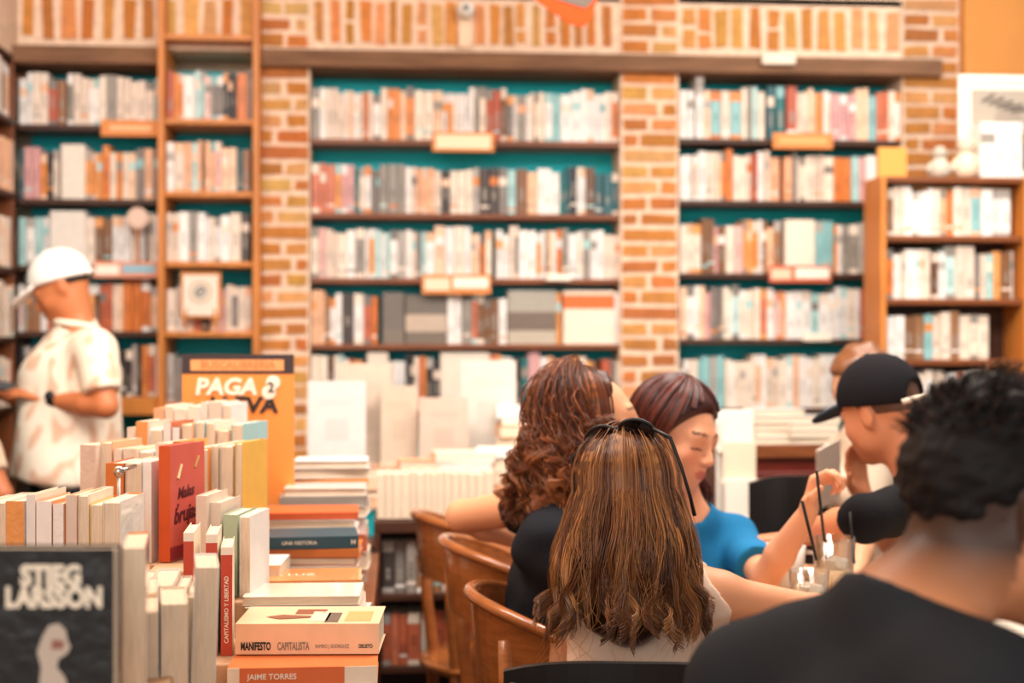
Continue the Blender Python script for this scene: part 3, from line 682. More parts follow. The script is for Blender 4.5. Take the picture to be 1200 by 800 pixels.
text_obj('poster_lettering', 'LLEVA', .056, M_dprint, t, axes((1, 0, 0), (0, 0, 1), (.012, -.002, z1-.132)), bold=.002, shear=.1, sx=1.15)
m_ = MB()
for cz in (.018, -.018): m_.lathe([(.001, 0), (.018, 0), (.018, .002), (.001, .003)], C(250, 238, 216), M=Matrix.Translation((.085+cz*.3, -.001, z1-.085+cz*.7)) @ Matrix.Rotation(R(90), 4, 'X'))
m_.build('number_badge', M_vc, t)
text_obj('badge_number', '2', .036, M_dprint, t, axes((1, 0, 0), (0, 0, 1), (.085, -.0045, z1-.086)), bold=.001, ext=.0002)
m_ = MB(); m_.lathe([(.001, 0), (.034, 0), (.034, .002), (.001, .003)], C(250, 238, 216), M=Matrix.Translation((.025, -.001, z1-.215)) @ Matrix.Rotation(R(90), 4, 'X')); m_.build('number_badge', M_vc, t)
text_obj('badge_number', '3', .055, M_dprint, t, axes((1, 0, 0), (0, 0, 1), (.025, -.0045, z1-.216)), bold=.001, ext=.0002)
m_ = MB(); m_.tube([(0, .012, 0), (0, .012, z1-.1)], .006); m_.box((-.09, -.05, 0), (.09, .07, .008)); m_.build('stand', M_black, t)
# cream end panel seen right of the poster
# ------------------------------------------------------------------ middle display unit
MY = 4.42; mxa, mxb = P(438, 400, 4.4).x, P(740, 400, 4.4).x
mu = empty('display_unit', ((mxa+mxb)/2, MY+.55, 0)); tag(mu, 'dark wooden display unit with shelves of books behind the wooden chairs', 'display unit')
I = Matrix.Translation(-mu.location); UZ = .805
m_ = MB(); m_.box((mxa, MY, UZ-.04), (mxb, MY+1.1, UZ)); m_.build('unit_top', M_dark, mu, M=I, bevel=.004)
m_ = MB(); m_.box((mxa, MY+.3, .06), (mxb, MY+1.08, UZ-.04)); m_.build('unit_body', M_dark, mu, M=I)
for z in (.575, .35, .1):
    m_ = MB(); m_.box((mxa+.02, MY+.005, z-.02), (mxb-.02, MY+.3, z)); m_.build('shelf_board', M_dark, mu, M=I, bevel=.002)
for x in (mxa, (mxa+mxb)/2, mxb-.02):
    m_ = MB(); m_.box((x, MY, 0), (x+.02, MY+.3, UZ-.04)); m_.build('side_panel', M_dark, mu, M=I, bevel=.002)
CAND = []
fill('on the upper shelf under the display unit', mxa+.024, (mxa+mxb)/2-.005, .575, .175, DARKP, MY+.03)
fill('on the lower shelf under the display unit', mxa+.024, (mxa+mxb)/2-.005, .35, .185, [('brick red', 6), ('cream', 2), ('orange', 2), ('grey', 1)], MY+.03)
for ar, a, lab, grp in CAND:
    m_ = MB(); x0_, x1_, yy, zz, hh, dep, c, n, face, ax = a; org = Vector(((x0_+x1_)/2, yy, zz))
    shelf_book(m_, x0_, x1_, yy, zz, hh, dep, c, n, face, ax); m_.v = [tuple(Vector(v)-org) for v in m_.v]
    o = m_.build('book', M_cover); o.location = org; tag(o, lab, 'book', grp)
# upright pages-out row at the front edge of the unit
x = mxa+.01; n = 0
while x < P(572, 400, 4.5).x:
    t_ = random.uniform(.016, .028)
    book(Vector((x+t_/2, MY+.02, UZ+.001)), .12, .145+random.uniform(-.004, .004), t_, 'cream', 'cream page block, %s from the left in the pages-out row' % ordw(n), 'pages-out row on the display unit', flip=True)
    x += t_+.001; n += 1
# flat piles and face-out books behind
fo = [(395, 4.95, .20, .30, C(250, 246, 240), 'large white face-out book left on the display unit'), (425, 5.1, .2, .36, C(246, 220, 196), 'tall peach face-out book behind the large white one'), (468, 5.05, .13, .28, C(238, 214, 188), 'narrow beige face-out book between piles on the display unit'),
      (520, 4.98, .17, .24, C(244, 210, 190), 'pinkish face-out book in the middle of the display unit'), (572, 5.15, .2, .33, C(250, 240, 226), 'white face-out book at the back of the display unit'), (560, 4.7, .1, .14, C(214, 160, 130), 'small brown spined box beside the curly haired woman')]
M_easel = mat('clear_acrylic', C(235, 225, 210), rough=.2)
def faceout(px, d, w, h, col, lab, z0=UZ):
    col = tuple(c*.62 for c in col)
    p = P(px, 400, d); t = empty('book', (p.x, p.y, z0+.001)); t.rotation_euler = (R(-10), 0, random.uniform(-.1, .1))
    tag(t, lab, 'book')
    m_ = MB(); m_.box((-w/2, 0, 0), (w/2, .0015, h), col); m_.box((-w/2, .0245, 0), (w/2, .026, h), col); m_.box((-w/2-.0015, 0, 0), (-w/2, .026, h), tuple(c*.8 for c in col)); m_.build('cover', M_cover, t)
    m_ = MB(); m_.box((-w/2, .0015, .003), (w/2-.003, .0245, h-.003)); m_.build('page_block', M_page, t)
    if h > .12:
        m_ = MB(); c2 = tuple(c*.92 for c in col)
        m_.box((-w*.3, -.0008, h*.72), (w*.3, 0, h*.8), c2); m_.build('cover_print', M_vc, t); m_ = MB(); m_.box((-w*.2, -.0008, h*.3), (w*.2, 0, h*.55), tuple(c*.88 for c in col)); m_.build('cover_print', M_vc, t)
    return t
FOZ = {0: .12, 1: .12, 2: .12, 3: .12, 4: .16, 5: 0}
for k, f in enumerate(fo):
    zz = UZ+FOZ[k]
    if FOZ[k]:
        p = P(f[0], 400, f[1]); s = boxobj('display_block', (-f[2]/2-.01, -.02, 0), (f[2]/2+.01, .12, FOZ[k]-.001), M_cream); s.location = (p.x, p.y, UZ+.001); tag(s, 'cream display block under the '+f[5].split(' on the')[0].split(' behind')[0], 'block')
    faceout(*f, z0=zz)
spots = [(452, 4.72, .95, 'left'), (497, 4.70, .97, 'second'), (545, 4.72, .99, 'third'), (592, 4.75, 1.0, 'fourth'), (640, 4.75, 1.03, 'fifth'), (690, 4.8, 1.02, 'sixth'), (540, 5.25, 1.10, 'seventh'), (612, 5.02, 1.14, 'eighth'), (660, 5.1, 1.12, 'ninth')]
wl = ['left of the display unit row of piles', 'behind the pages-out row', 'in the middle behind the pages-out row', 'right of the pages-out row', 'hidden by the curly haired woman', 'behind the red haired woman', 'at the back of the display unit', 'at the back behind the curly hair', 'at the back right of the display unit']
for k, (px, d, zt, _) in enumerate(spots):
    pile(px, d, UZ, auto(UZ, zt, [('white', 5), ('cream', 5), ('peach', 3), ('orange', 1)], L=(.15, .2), tmin=.022, tmax=.045), 'in the pile '+wl[k], 8)
# low white table with displays between poster and unit is hidden; right hand side cabinet -------
CY = 5.1; ca, cb = P(842, 400, 5.2).x, P(982, 400, 5.2).x
t = empty('cabinet', ((ca+cb)/2, CY+.2, 0)); tag(t, 'dark reddish wooden cabinet with stacked papers on top, below the right shelves', 'cabinet')
I = Matrix.Translation(-t.location); CZ = P(900, 521, 5.15).z
m_ = MB(); m_.box((ca-.01, CY-.02, CZ-.05), (cb+.01, CY+.4, CZ)); m_.build('cabinet_top', M_mid, t, M=I, bevel=.004)
m_ = MB(); m_.box((ca, CY, .05), (cb, CY+.38, CZ-.05)); m_.build('cabinet_body', mat('mahogany', C(104, 34, 22), rough=.35, var=.3, vscale=5, stretch=(1, 1, 5)), t, M=I, bevel=.003)
m_ = MB(); m_.box((ca+.05, CY-.012, .3), (cb-.05, CY, CZ-.1)); m_.build('door', mat('mahogany'), t, M=I, bevel=.006)
for k, (px, L, n) in enumerate(((868, .2, 4), (915, .2, 5), (955, .19, 4))):
    pile(px, 5.18, CZ, [[.024, 'white', L-.01*random.random(), .15, True] for _ in range(n)], 'in the %s white pile on the reddish cabinet' % ('left', 'middle', 'right')[k], 3)
# small white rack with leaflets left of the cabinet, black chair and cups beyond
p = P(866, 560, 4.7); t = empty('leaflet_rack', (p.x, p.y, 0)); tag(t, 'white leaflet rack with pale papers beside the reddish cabinet', 'rack')
for k, z in enumerate((.78, .9, 1.0)):
    m_ = MB(); m_.box((-.055, -.04+.03*k, z), (.055, -.03+.03*k, z+.13), [C(248, 238, 224), C(232, 216, 190), C(244, 232, 220)][k]); m_.box((-.06, -.05+.03*k, z-.01), (.06, 0+.03*k, z), C(240, 232, 220)); m_.build('leaflet', M_vc, t, bevel=.002)
m_ = MB(); m_.box((-.062, .06, 0), (.062, .075, 1.13)); m_.box((-.09, -.12, 0), (.09, .12, .02)); m_.build('rack_back', M_white, t, bevel=.003)
# ------------------------------------------------------------------ smooth-union modelling
class SDF:
    def __init__(s): s.p = []
    def cap(s, a, b, ra, rb=None, k=.015, op='u', cut=None):
        s.p.append(('c', np.array(a, np.float32), np.array(b, np.float32), ra, ra if rb is None else rb, k, op, cut)); return s
    def ell(s, c, r, M=None, k=.015, op='u'):
        m = np.array((M or Matrix.Identity(3)).to_3x3(), np.float32)
        s.p.append(('e', np.array(c, np.float32), np.array(r, np.float32), m, None, k, op, None)); return s
    def plane(s, o, n, k=.004, op='i'):
        n = Vector(n).normalized(); s.p.append(('p', np.array(o, np.float32), np.array(n, np.float32), None, None, k, op, None)); return s
    def noise(s, amp, freq, seed=0, dirs=7):
        rs = np.random.RandomState(seed); s.p.append(('n', rs.randn(dirs, 3).astype(np.float32)*freq, rs.rand(dirs)*6.28, amp, None, 0, 'n', None)); return s
    def ext(s, o): s.p += o.p; return s
def sdf_eval(q, X, blk=None, bh=0):
    """X (M,N,3) points by block; blk centres for culling"""
    D = np.full(X.shape[:2], 1.0, np.float32)
    for (ty, A, B, c1, c2, k, op, cut) in q.p:
        if ty == 'n':
            sel = slice(None); acc = 0
            for dv, ph in zip(A, B): acc = acc+np.sin(X @ dv+ph)
            D += (acc*(c1/len(A)**.5)).astype(np.float32); continue
        if ty == 'p': sel = np.arange(len(X))
        elif ty == 'c':
            cen = (A+B)/2; rad = np.linalg.norm(A-B)/2+max(c1, c2)
            sel = np.where(np.linalg.norm(blk-cen, axis=1) < rad+bh+k+.02)[0]
        else:
            sel = np.where(np.linalg.norm(blk-A, axis=1) < float(B.max())+bh+k+.02)[0]
        if len(sel) == 0: continue
        Y = X[sel]
        if ty == 'c':
            ab = B-A; t = np.clip(((Y-A) @ ab)/max(float(ab @ ab), 1e-9), 0, 1)
            d = np.linalg.norm(Y-A-t[..., None]*ab, axis=-1)-(c1+(c2-c1)*t)
            if cut is not None:
                n = ab/max(np.linalg.norm(ab), 1e-9); d = np.maximum(d, (Y-B) @ n)
        elif ty == 'e':
            L = (Y-A) @ c1; k0 = np.linalg.norm(L/B, axis=-1); k1 = np.linalg.norm(L/(B*B), axis=-1)
            d = k0*(k0-1)/np.maximum(k1, 1e-6)
        else: d = (Y-A) @ B
        C0 = D[sel]; k = max(k, 1e-4)
        if op == 'u': h = np.maximum(k-np.abs(C0-d), 0)/k; D[sel] = np.minimum(C0, d)-h*h*k*.25
        else:
            if op == 's': d = -d
            h = np.maximum(k-np.abs(C0-d), 0)/k; D[sel] = np.maximum(C0, d)+h*h*k*.25
    return D
def sdf_mesh(q, name, m, parent=None, res=.006, colfn=None, smooth=True, lo=None, hi=None):
    los, his = [], []
    for (ty, A, B, c1, c2, k, op, cut) in q.p:
        if op != 'u': continue
        if ty == 'c': r = max(c1, c2); los.append(np.minimum(A, B)-r); his.append(np.maximum(A, B)+r)
        elif ty == 'e': los.append(A-B.max()); his.append(A+B.max())
    lo = np.min(los, 0)-.03; hi = np.max(his, 0)+.03
    bs = 12; bw_ = bs*res; nb = np.ceil((hi-lo)/bw_).astype(int)
    gi = np.stack(np.meshgrid(*[np.arange(n) for n in nb], indexing='ij'), -1).reshape(-1, 3)
    cen = (lo+(gi+.5)*bw_).astype(np.float32); half = bw_*.87
    dc = sdf_eval(q, cen[:, None, :], cen, half)[:, 0]
    act = np.abs(dc) < half*1.9+.02
    V = np.where(dc < 0, -1., 1.).astype(np.float32)
    full = np.repeat(np.repeat(np.repeat(V.reshape(nb), bs, 0), bs, 1), bs, 2)
    gi = gi[act]; cen = cen[act]
    off = (np.stack(np.meshgrid(*[np.arange(bs)]*3, indexing='ij'), -1).reshape(-1, 3)+.5).astype(np.float32)*res
    for s0 in range(0, len(gi), 300):
        g = gi[s0:s0+300]; X = (lo+g*bw_).astype(np.float32)[:, None, :]+off[None]
        D = sdf_eval(q, X, cen[s0:s0+300], half).reshape(-1, bs, bs, bs)
        for j, (a, b, c) in enumerate(g*bs): full[a:a+bs, b:b+bs, c:c+bs] = D[j]
    S = full < 0
    nx, ny, nz = [n-1 for n in S.shape]
    cs = [(i, j, k) for i in (0, 1) for j in (0, 1) for k in (0, 1)]
    cnt = np.zeros((nx, ny, nz), np.int8)
    for i, j, k in cs: cnt += S[i:i+nx, j:j+ny, k:k+nz]
    idx = np.argwhere((cnt > 0) & (cnt < 8))
    vals = np.stack([full[idx[:, 0]+i, idx[:, 1]+j, idx[:, 2]+k] for i, j, k in cs], 1)
    acc = np.zeros((len(idx), 3)); num = np.zeros(len(idx))
    ca = np.array(cs, float)
    for a in range(8):
        for b in range(a+1, 8):
            if abs(ca[a]-ca[b]).sum() != 1: continue
            va, vb = vals[:, a], vals[:, b]; mk = (va < 0) != (vb < 0)
            t = np.where(mk, va/np.where(mk, va-vb, 1), 0)
            acc += (ca[a]+(ca[b]-ca[a])*t[:, None])*mk[:, None]; num += mk
    pos = lo+(idx+acc/num[:, None]+.5)*res
    mp = np.full((nx, ny, nz), -1, np.int32); mp[idx[:, 0], idx[:, 1], idx[:, 2]] = np.arange(len(idx))
    F = []
    for ax in range(3):
        sh = [slice(None)]*3; sl = list(sh); sr = list(sh); sl[ax] = slice(0, -1); sr[ax] = slice(1, None)
        e = np.argwhere(S[tuple(sl)] != S[tuple(sr)])
        o1, o2 = [(1, 2), (2, 0), (0, 1)][ax]
        e = e[(e[:, o1] > 0) & (e[:, o2] > 0) & (e[:, o1] < mp.shape[o1]) & (e[:, o2] < mp.shape[o2]) & (e[:, ax] < mp.shape[ax])]
        ins = S[e[:, 0], e[:, 1], e[:, 2]]
        def g(a, b):
            q_ = e.copy(); q_[:, o1] -= a; q_[:, o2] -= b; return mp[q_[:, 0], q_[:, 1], q_[:, 2]]
        f = np.stack([g(1, 1), g(0, 1), g(0, 0), g(1, 0)], 1)
        f[~ins] = f[~ins][:, ::-1]; F.append(f[(f >= 0).all(1)])
    F = np.concatenate(F)
    # one light relaxation
    nbr = np.zeros_like(pos); c_ = np.zeros(len(pos))
    for a, b in ((0, 1), (1, 2), (2, 3), (3, 0)):
        np.add.at(nbr, F[:, a], pos[F[:, b]]); np.add.at(nbr, F[:, b], pos[F[:, a]]); np.add.at(c_, F[:, a], 1); np.add.at(c_, F[:, b], 1)
    pos = pos*.5+.5*nbr/np.maximum(c_, 1)[:, None]
    used = np.unique(F); rm = np.full(len(pos), -1); rm[used] = np.arange(len(used)); pos = pos[used]; F = rm[F]
    me = bpy.data.meshes.new(name)
    me.vertices.add(len(pos)); me.vertices.foreach_set('co', pos.astype(np.float32).ravel())
    me.loops.add(F.size); me.loops.foreach_set('vertex_index', F.astype(np.int32).ravel())
    me.polygons.add(len(F)); me.polygons.foreach_set('loop_start', np.arange(0, F.size, 4, dtype=np.int32)); me.polygons.foreach_set('loop_total', np.full(len(F), 4, np.int32))
    me.update(calc_edges=True)
    if smooth: me.polygons.foreach_set('use_smooth', [True]*len(F))
    at = me.color_attributes.new('Col', 'FLOAT_COLOR', 'POINT')
    cc = np.ones((len(pos), 4), np.float32); cc[:, :3] = colfn(pos) if callable(colfn) else (colfn or (1, 1, 1))
    at.data.foreach_set('color', cc.ravel()); me.materials.append(m)
    o = bpy.data.objects.new(name, me); COL.objects.link(o)
    if parent: o.parent = parent; o.matrix_parent_inverse = parent.matrix_world.inverted()
    return o
# ------------------------------------------------------------------ anatomy
class Frame:
    """head frame: x = the person's left?, y = forward, z = up"""
    def __init__(s, c, f, u, sc=1.0):
        f = Vector(f).normalized(); x = f.cross(Vector(u)).normalized(); z = x.cross(f)
        s.R = Matrix((x, f, z)).transposed(); s.c = Vector(c); s.s = sc   # x = right hand side of the person
    def p(s, *v): return s.c+s.R @ (Vector(v)*s.s)
    def loc(s, pos): return ((pos-np.array(s.c)) @ np.array(s.R))/s.s
def head_prims(q, F, neck, rn=.052, male=False, young=False):
    S = F.s; e = lambda c, r, k=.02, op='u': q.ell(F.p(*c), [x*S for x in r], F.R, k*S, op)
    c = lambda a, b, ra, rb=None, k=.012, op='u': q.cap(F.p(*a), F.p(*b), ra*S, (rb if rb is not None else ra)*S, k*S, op)
    e((0, -.018, .03), (.074, .094, .086)); e((0, .03, -.02), (.06, .06, .088), .03)
    e((0, .036, -.074), (.046 if male else .04, .044, .038), .03)
    c((0, .066, -.098), (0, .062, -.1), .019 if male else .015, k=.025)
    for s in (-1, 1):
        e((s*.05, .01, -.055), (.014, .03, .032), .03)
        e((s*.036, .06, -.03), (.024, .022, .024), .022)
        e((s*.031, .1, .002), (.019, .017, .013), .014, 's')
        e((s*.031, .0735, .0), (.0145, .0135, .0125), .005)
        e((s*.077, -.012, -.008), (.007, .018, .031), .008); e((s*.084, -.007, -.006), (.004, .009, .017), .005, 's')
        e((s*.0105, .096, -.034), (.0085, .010, .0075), .007)
    c((-.036, .074, .02), (.036, .074, .02), .011, k=.02)
    c((0, .086, .008), (0, .106, -.028), .0065, .0095, k=.014)
    e((0, .073, -.062), (.025, .02, .022), .02)
    c((-.019, .087, -.0595), (0, .0945, -.057), .0042, .0052, k=.006); c((.019, .087, -.0595), (0, .0945, -.057), .0042, .0052, k=.006)
    c((-.016, .087, -.067), (.016, .087, -.067), .0058, k=.006)
    c((-.02, .094, -.0632), (.02, .094, -.0632), .0016, k=.003, op='s')
    q.cap(F.p(0, -.022, -.045), neck, rn*S, rn*1.08, .03)
def hand_prims(q, wrist, d, n, side=1, curl=30, sc=1.0, thumb=.6, spread=6):
    """d: hand direction, n: direction the palm faces"""
    d = Vector(d).normalized(); n = Vector(n); n = (n-d*n.dot(d)).normalized(); w = d.cross(n)*side
    W0 = Vector(wrist); L = .085*sc
    for i, off in enumerate((-.028, -.0095, .0095, .027)):
        kn = W0+d*L*(1, 1.04, 1.0, .92)[i]+w*off*sc
        q.cap(W0+w*off*.55*sc+d*.012, kn, .0135*sc, .0115*sc, .012)
        a = R(curl*(.7+.12*i)); p = kn; dd = d+w*math.tan(R(spread))*(i-1.5)*.6; dd.normalize()
        for j, sl in enumerate((.043, .027, .021)):
            ln = sl*sc*(.92, 1.05, 1.0, .78)[i]; ang = a*(j+1)*.75
            e = p+(dd*math.cos(ang)+n*math.sin(ang))*ln
            q.cap(p, e, (.0092-.001*j)*sc, (.0085-.001*j)*sc, .003); p = e
    b = W0+d*.02-w*.026*sc; t1 = b+(d*.55-w*thumb+n*.35).normalized()*.042*sc; t2 = t1+(d*.9-w*.1+n*.55).normalized()*.032*sc
    q.cap(W0+d*.015-w*.012*sc, b, .016*sc, .013*sc, .012); q.cap(b, t1, .0125*sc, .0105*sc, .008); q.cap(t1, t2, .0105*sc, .008*sc, .004)
def person(label, cat_group, J, skin, res=.006, shirt=None, pants=C(40, 40, 52), male=False, headcol=None, build=1.0, hsc=1.0):
    """J: head(c,f,u), neck, pelvis, shL, shR, elL, elR, wrL, wrR, handL, handR (d, n, curl), knL.. anL.. optional"""
    pel = Vector(J['pelvis']); root = empty('person', (pel.x, pel.y, 0)); bpy.context.view_layer.update()
    tag(root, label, 'person', cat_group)
    F = Frame(*J['head'], hsc); neck = Vector(J['neck'])
    q = SDF(); head_prims(q, F, neck, J.get('neck_r', .056 if male else .047), male)
    sl, sr = Vector(J['shL']), Vector(J['shR']); acr = (sr-sl).normalized(); wsh = (sr-sl).length
    ax = (neck-pel); fwd = ax.cross(acr).normalized(); 
    up = ax.normalized(); Rt = Matrix((acr, up.cross(acr).normalized(), up)).transposed()
    b = build
    torso = SDF()
    ch = pel+ax*.62; ab = pel+ax*.32
    torso.ell(ch, (wsh*.40, .098*b, .17), Rt, .05); torso.ell(ab, (wsh*.33, .09*b, .16), Rt, .06); torso.ell(pel+up*.04, (.16*b, .115*b, .12), Rt, .06)
    top = pel+ax*.86
    torso.cap(top+acr*-wsh*.36, top+acr*wsh*.36, .058*b, k=.05)
    for s_ in (sl, sr): torso.cap(neck+(s_-neck)*.12-up*.01, s_-(s_-neck).normalized()*.015, .045*b, .05*b, .04)
    if not male:
        for s_ in (-1, 1): torso.ell(pel+ax*.66+acr*s_*.07+Rt.col[1]*J.get('fs', 1)*.085, (.062, .055, .062), Rt, .03)
    q.ext(torso)
    shirtq = SDF(); inf = .008
    for pr in torso.p:
        l = list(pr)
        if l[0] == 'c': l[3] += inf; l[4] += inf
        else: l[2] = l[2]+inf
        shirtq.p.append(tuple(l))
    nd = (F.p(0, -.022, -.045)-neck).normalized(); rn_ = J.get('neck_r', .056 if male else .047)*1.08*hsc+inf; shirtq.cap(neck, neck+nd*.07, rn_, rn_, .03)
    for sd in 'LR':
        S_, E_, W_ = Vector(J['sh'+sd]), Vector(J['el'+sd]), Vector(J['wr'+sd])
        q.cap(S_, E_, .047*b, .036*b, .025); 
        q.cap(E_, E_.lerp(W_, .35), .036*b, .037*b, .012); q.cap(E_.lerp(W_, .35), W_, .037*b, .024*b, .012)
        hd = J.get('hand'+sd)
        if hd: hand_prims(q, W_, hd[0], hd[1], hd[3] if len(hd) > 3 else (1 if sd == 'R' else -1), hd[2], .98 if male else .88)
        sv = J.get('sleeve', .55)
        if sv and sv <= 1: shirtq.cap(S_, S_.lerp(E_, sv), .062*b, .058*b, .03, cut=True)
        elif sv: shirtq.cap(S_, E_, .062*b, .052*b, .03); shirtq.cap(E_, E_.lerp(W_, sv-1), .052*b, .042*b, .02, cut=True)
    legq = SDF()
    for sd, s_ in (('L', -1), ('R', 1)):
        hp = pel+acr*s_*.085; kn = Vector(J.get('kn'+sd, hp+Rt.col[1]*J.get('fs', 1)*.40+Vector((0, 0, .0)))); an = Vector(J.get('an'+sd, (kn.x, kn.y, .09)))
        fd = Vector(J.get('foot', Rt.col[1]*J.get('fs', 1))); fd.z = 0; fd.normalize()
        q.cap(hp, kn, .075*b, .055*b, .03); q.cap(kn, an, .052*b, .036*b, .02); q.cap(an-Vector((0, 0, .045)), an+fd*.13-Vector((0, 0, .06)), .034, .028, .02)
        legq.cap(hp, kn, .088*b, .066*b, .03); legq.cap(kn, an+Vector((0, 0, .04)), .064*b, .05*b, .02)
    sk = np.array(skin); hair_c = np.array(headcol if headcol else skin)
    def colf(pos):
        n = len(pos); c = np.tile(sk, (n, 1)); l = F.loc(pos)
        near = (np.abs(l) < .16).all(1)
        lip = near & (np.abs(l[:, 0]) < .022-(np.abs(l[:, 2]+.063)*.7)) & (l[:, 1] > .083) & (l[:, 2] < -.053) & (l[:, 2] > -.0735)
        c[lip] = sk*np.array([.95, .55, .55]) if not J.get('lipcol') else J['lipcol']
        bx = np.abs(l[:, 0]); bz = .0235+(.012-(bx-.034)**2*16)*.4
        brow = near & (bx > .013) & (bx < .05) & (np.abs(l[:, 2]-bz) < .0034) & (l[:, 1] > .055); c[brow] = sk*.22
        lash = near & (bx > .017) & (bx < .046) & (np.abs(l[:, 2]+.0065+.25*(bx-.031)**2*20) < .0019) & (l[:, 1] > .068); c[lash] = sk*.12
        ck = near & (l[:, 1] > .03); w = np.exp(-(((bx-.042)/.018)**2+((l[:, 2]+.03)/.018)**2))[:, None]*ck[:, None]
        c = c*(1-w*np.array([0, .18, .16]))
        if headcol is not None:
            w = J['stubble'](l)[:, None]*near[:, None]; c = c*(1-w)+hair_c*w
        return c
    body = sdf_mesh(q, 'body', M_skin, root, res, colf)
    if pants is not None:
        p2 = SDF(); p2.ell(pel+up*.03, (.172*b, .13*b, .125), Rt, .06); p2.ext(legq); sdf_mesh(p2, 'trousers', M_cloth, root, max(res, .009), pants)
    return root, F, q, shirtq, Rt, body
def neckcut(sq, neck, F, r=.075, up=.03):
    n = Vector(neck); d = (F.p(0, -.022, -.045)-n).normalized(); sq.cap(n-d*.0+d*up, n+d*.3, r, r*1.1, .006, 's'); return sq
def curl_pt(i, n, amp, freq, ph): a = ph+freq*i/n*6.28; return math.cos(a)*amp, math.sin(a)*amp
def hair_down(F, mbx, n, phr, length, base, tips, seed, spread=.03, wave=.006, curl=.02, r=(.0026, .0012), top=(6, 70), infl=(.004, .03), rad=(.078, .098, .092), cz=.03, grav=Vector((0, 0, -1)), curly=0, cfreq=5, sides=5, back=Vector((0, 0, 0)), wid=.0, ends=.2, bright=None):
    rs = random.Random(seed)
    for s in range(n):
        ph = R(rs.uniform(*phr)); th0 = R(rs.uniform(*top)); lay = rs.uniform(*infl)
        pts = []
        th1 = R(96)
        for k in range(7):
            th = th0+(th1-th0)*k/6
            x = math.sin(ph)*math.sin(th)*(rad[0]+lay); y = -math.cos(ph)*math.sin(th)*(rad[1]+lay); z = math.cos(th)*(rad[2]+lay)
            pts.append(F.p(x, y-.018, z+cz))
            if th0 > R(90): break
        p = pts[-1].copy(); out = (F.R @ Vector((math.sin(ph), -math.cos(ph), 0))); out.z = 0
        if out.length > 1e-4: out.normalize()
        L = rs.uniform(*length); m_ = 14; wph = rs.uniform(0, 6.28); side = out.cross(Vector((0, 0, 1)))
        ce = rs.choice((-1, 1))
        for k in range(1, m_+1):
            u = k/m_; w_ = math.sin(wph+u*7)*wave*u
            q_ = p+grav*L*u+out*(spread*math.sin(u*2.2)*.8)+side*(w_+wid*math.sin(ph)*u*0)+back*u
            if curl and u > .72: v = (u-.72)/.28; q_ += (side*math.sin(v*3.0+wph)*curl*ce+out*(v*v)*curl*.9*math.cos(wph))*v
            pts.append(q_)
        if curly:
            fine = []; 
            for i in range(len(pts)-1):
                for j in range(3): fine.append(pts[i].lerp(pts[i+1], j/3))
            fine.append(pts[-1]); nn = len(fine); u0 = Vector((1, 0, 0)); amp = curly*rs.uniform(.6, 1.3); fr = cfreq*rs.uniform(.8, 1.25)*L/.25; hp = rs.uniform(0, 6.28)
            pts = []
            for i, f in enumerate(fine):
                g = min(1, i/6); a = hp+fr*6.28*i/nn
                pts.append(f+Vector((math.cos(a), math.sin(a), math.sin(a*.7)*.6))*amp*g*(.6+.6*i/nn))
        K = len(pts); c0 = Vector(rs.choice(base)); c1 = Vector(rs.choice(tips)); f_ = rs.uniform(.75, 1.25)
        cols = [tuple(c0.lerp(c1, (i/K)**1.5*rs.uniform(.8, 1))*f_) for i in range(K)]
        r0 = r[0]*rs.uniform(.7, 1.3)
        rr = [r0*(.7 if i == 0 else 1)*(1-(i/K)**3*.75) for i in range(K)]
        mbx.tube(pts, rr, sides=sides, cols=cols, cap=False)
def hair_shell(F, parent, col, infl=.006, faceplane=(.045, .05), low=-.07, noise=(.004, 60), res=.005, extra=None, back=(0, -.05, -.03, .07, .06, .09), fringe=0, colfn=None, m=None, tilt=.5):
    q = SDF(); S = F.s
    q.ell(F.p(0, -.018, .032), [(.074+infl)*S, (.094+infl)*S, (.086+infl)*S], F.R, .02)
    if back: q.ell(F.p(*back[:3]), [x*S for x in back[3:]], F.R, .03)
    if extra: extra(q)
    # hairline: keep what is behind a slanted plane in front and above a nape plane
    q.plane(F.p(0, faceplane[0], faceplane[1]), F.R @ Vector((0, 1, -tilt)), .02)
    q.plane(F.p(0, 0, low), F.R @ Vector((0, .2, -1)), .02)
    if noise: q.noise(*noise)
    return sdf_mesh(q, 'hair', m or M_hair, parent, res, colfn or col)
def add_child(mb, name, m, root, smooth=True):
    o = mb.build(name, m, None, smooth=smooth); o.parent = root; o.matrix_parent_inverse = root.matrix_world.inverted(); return o
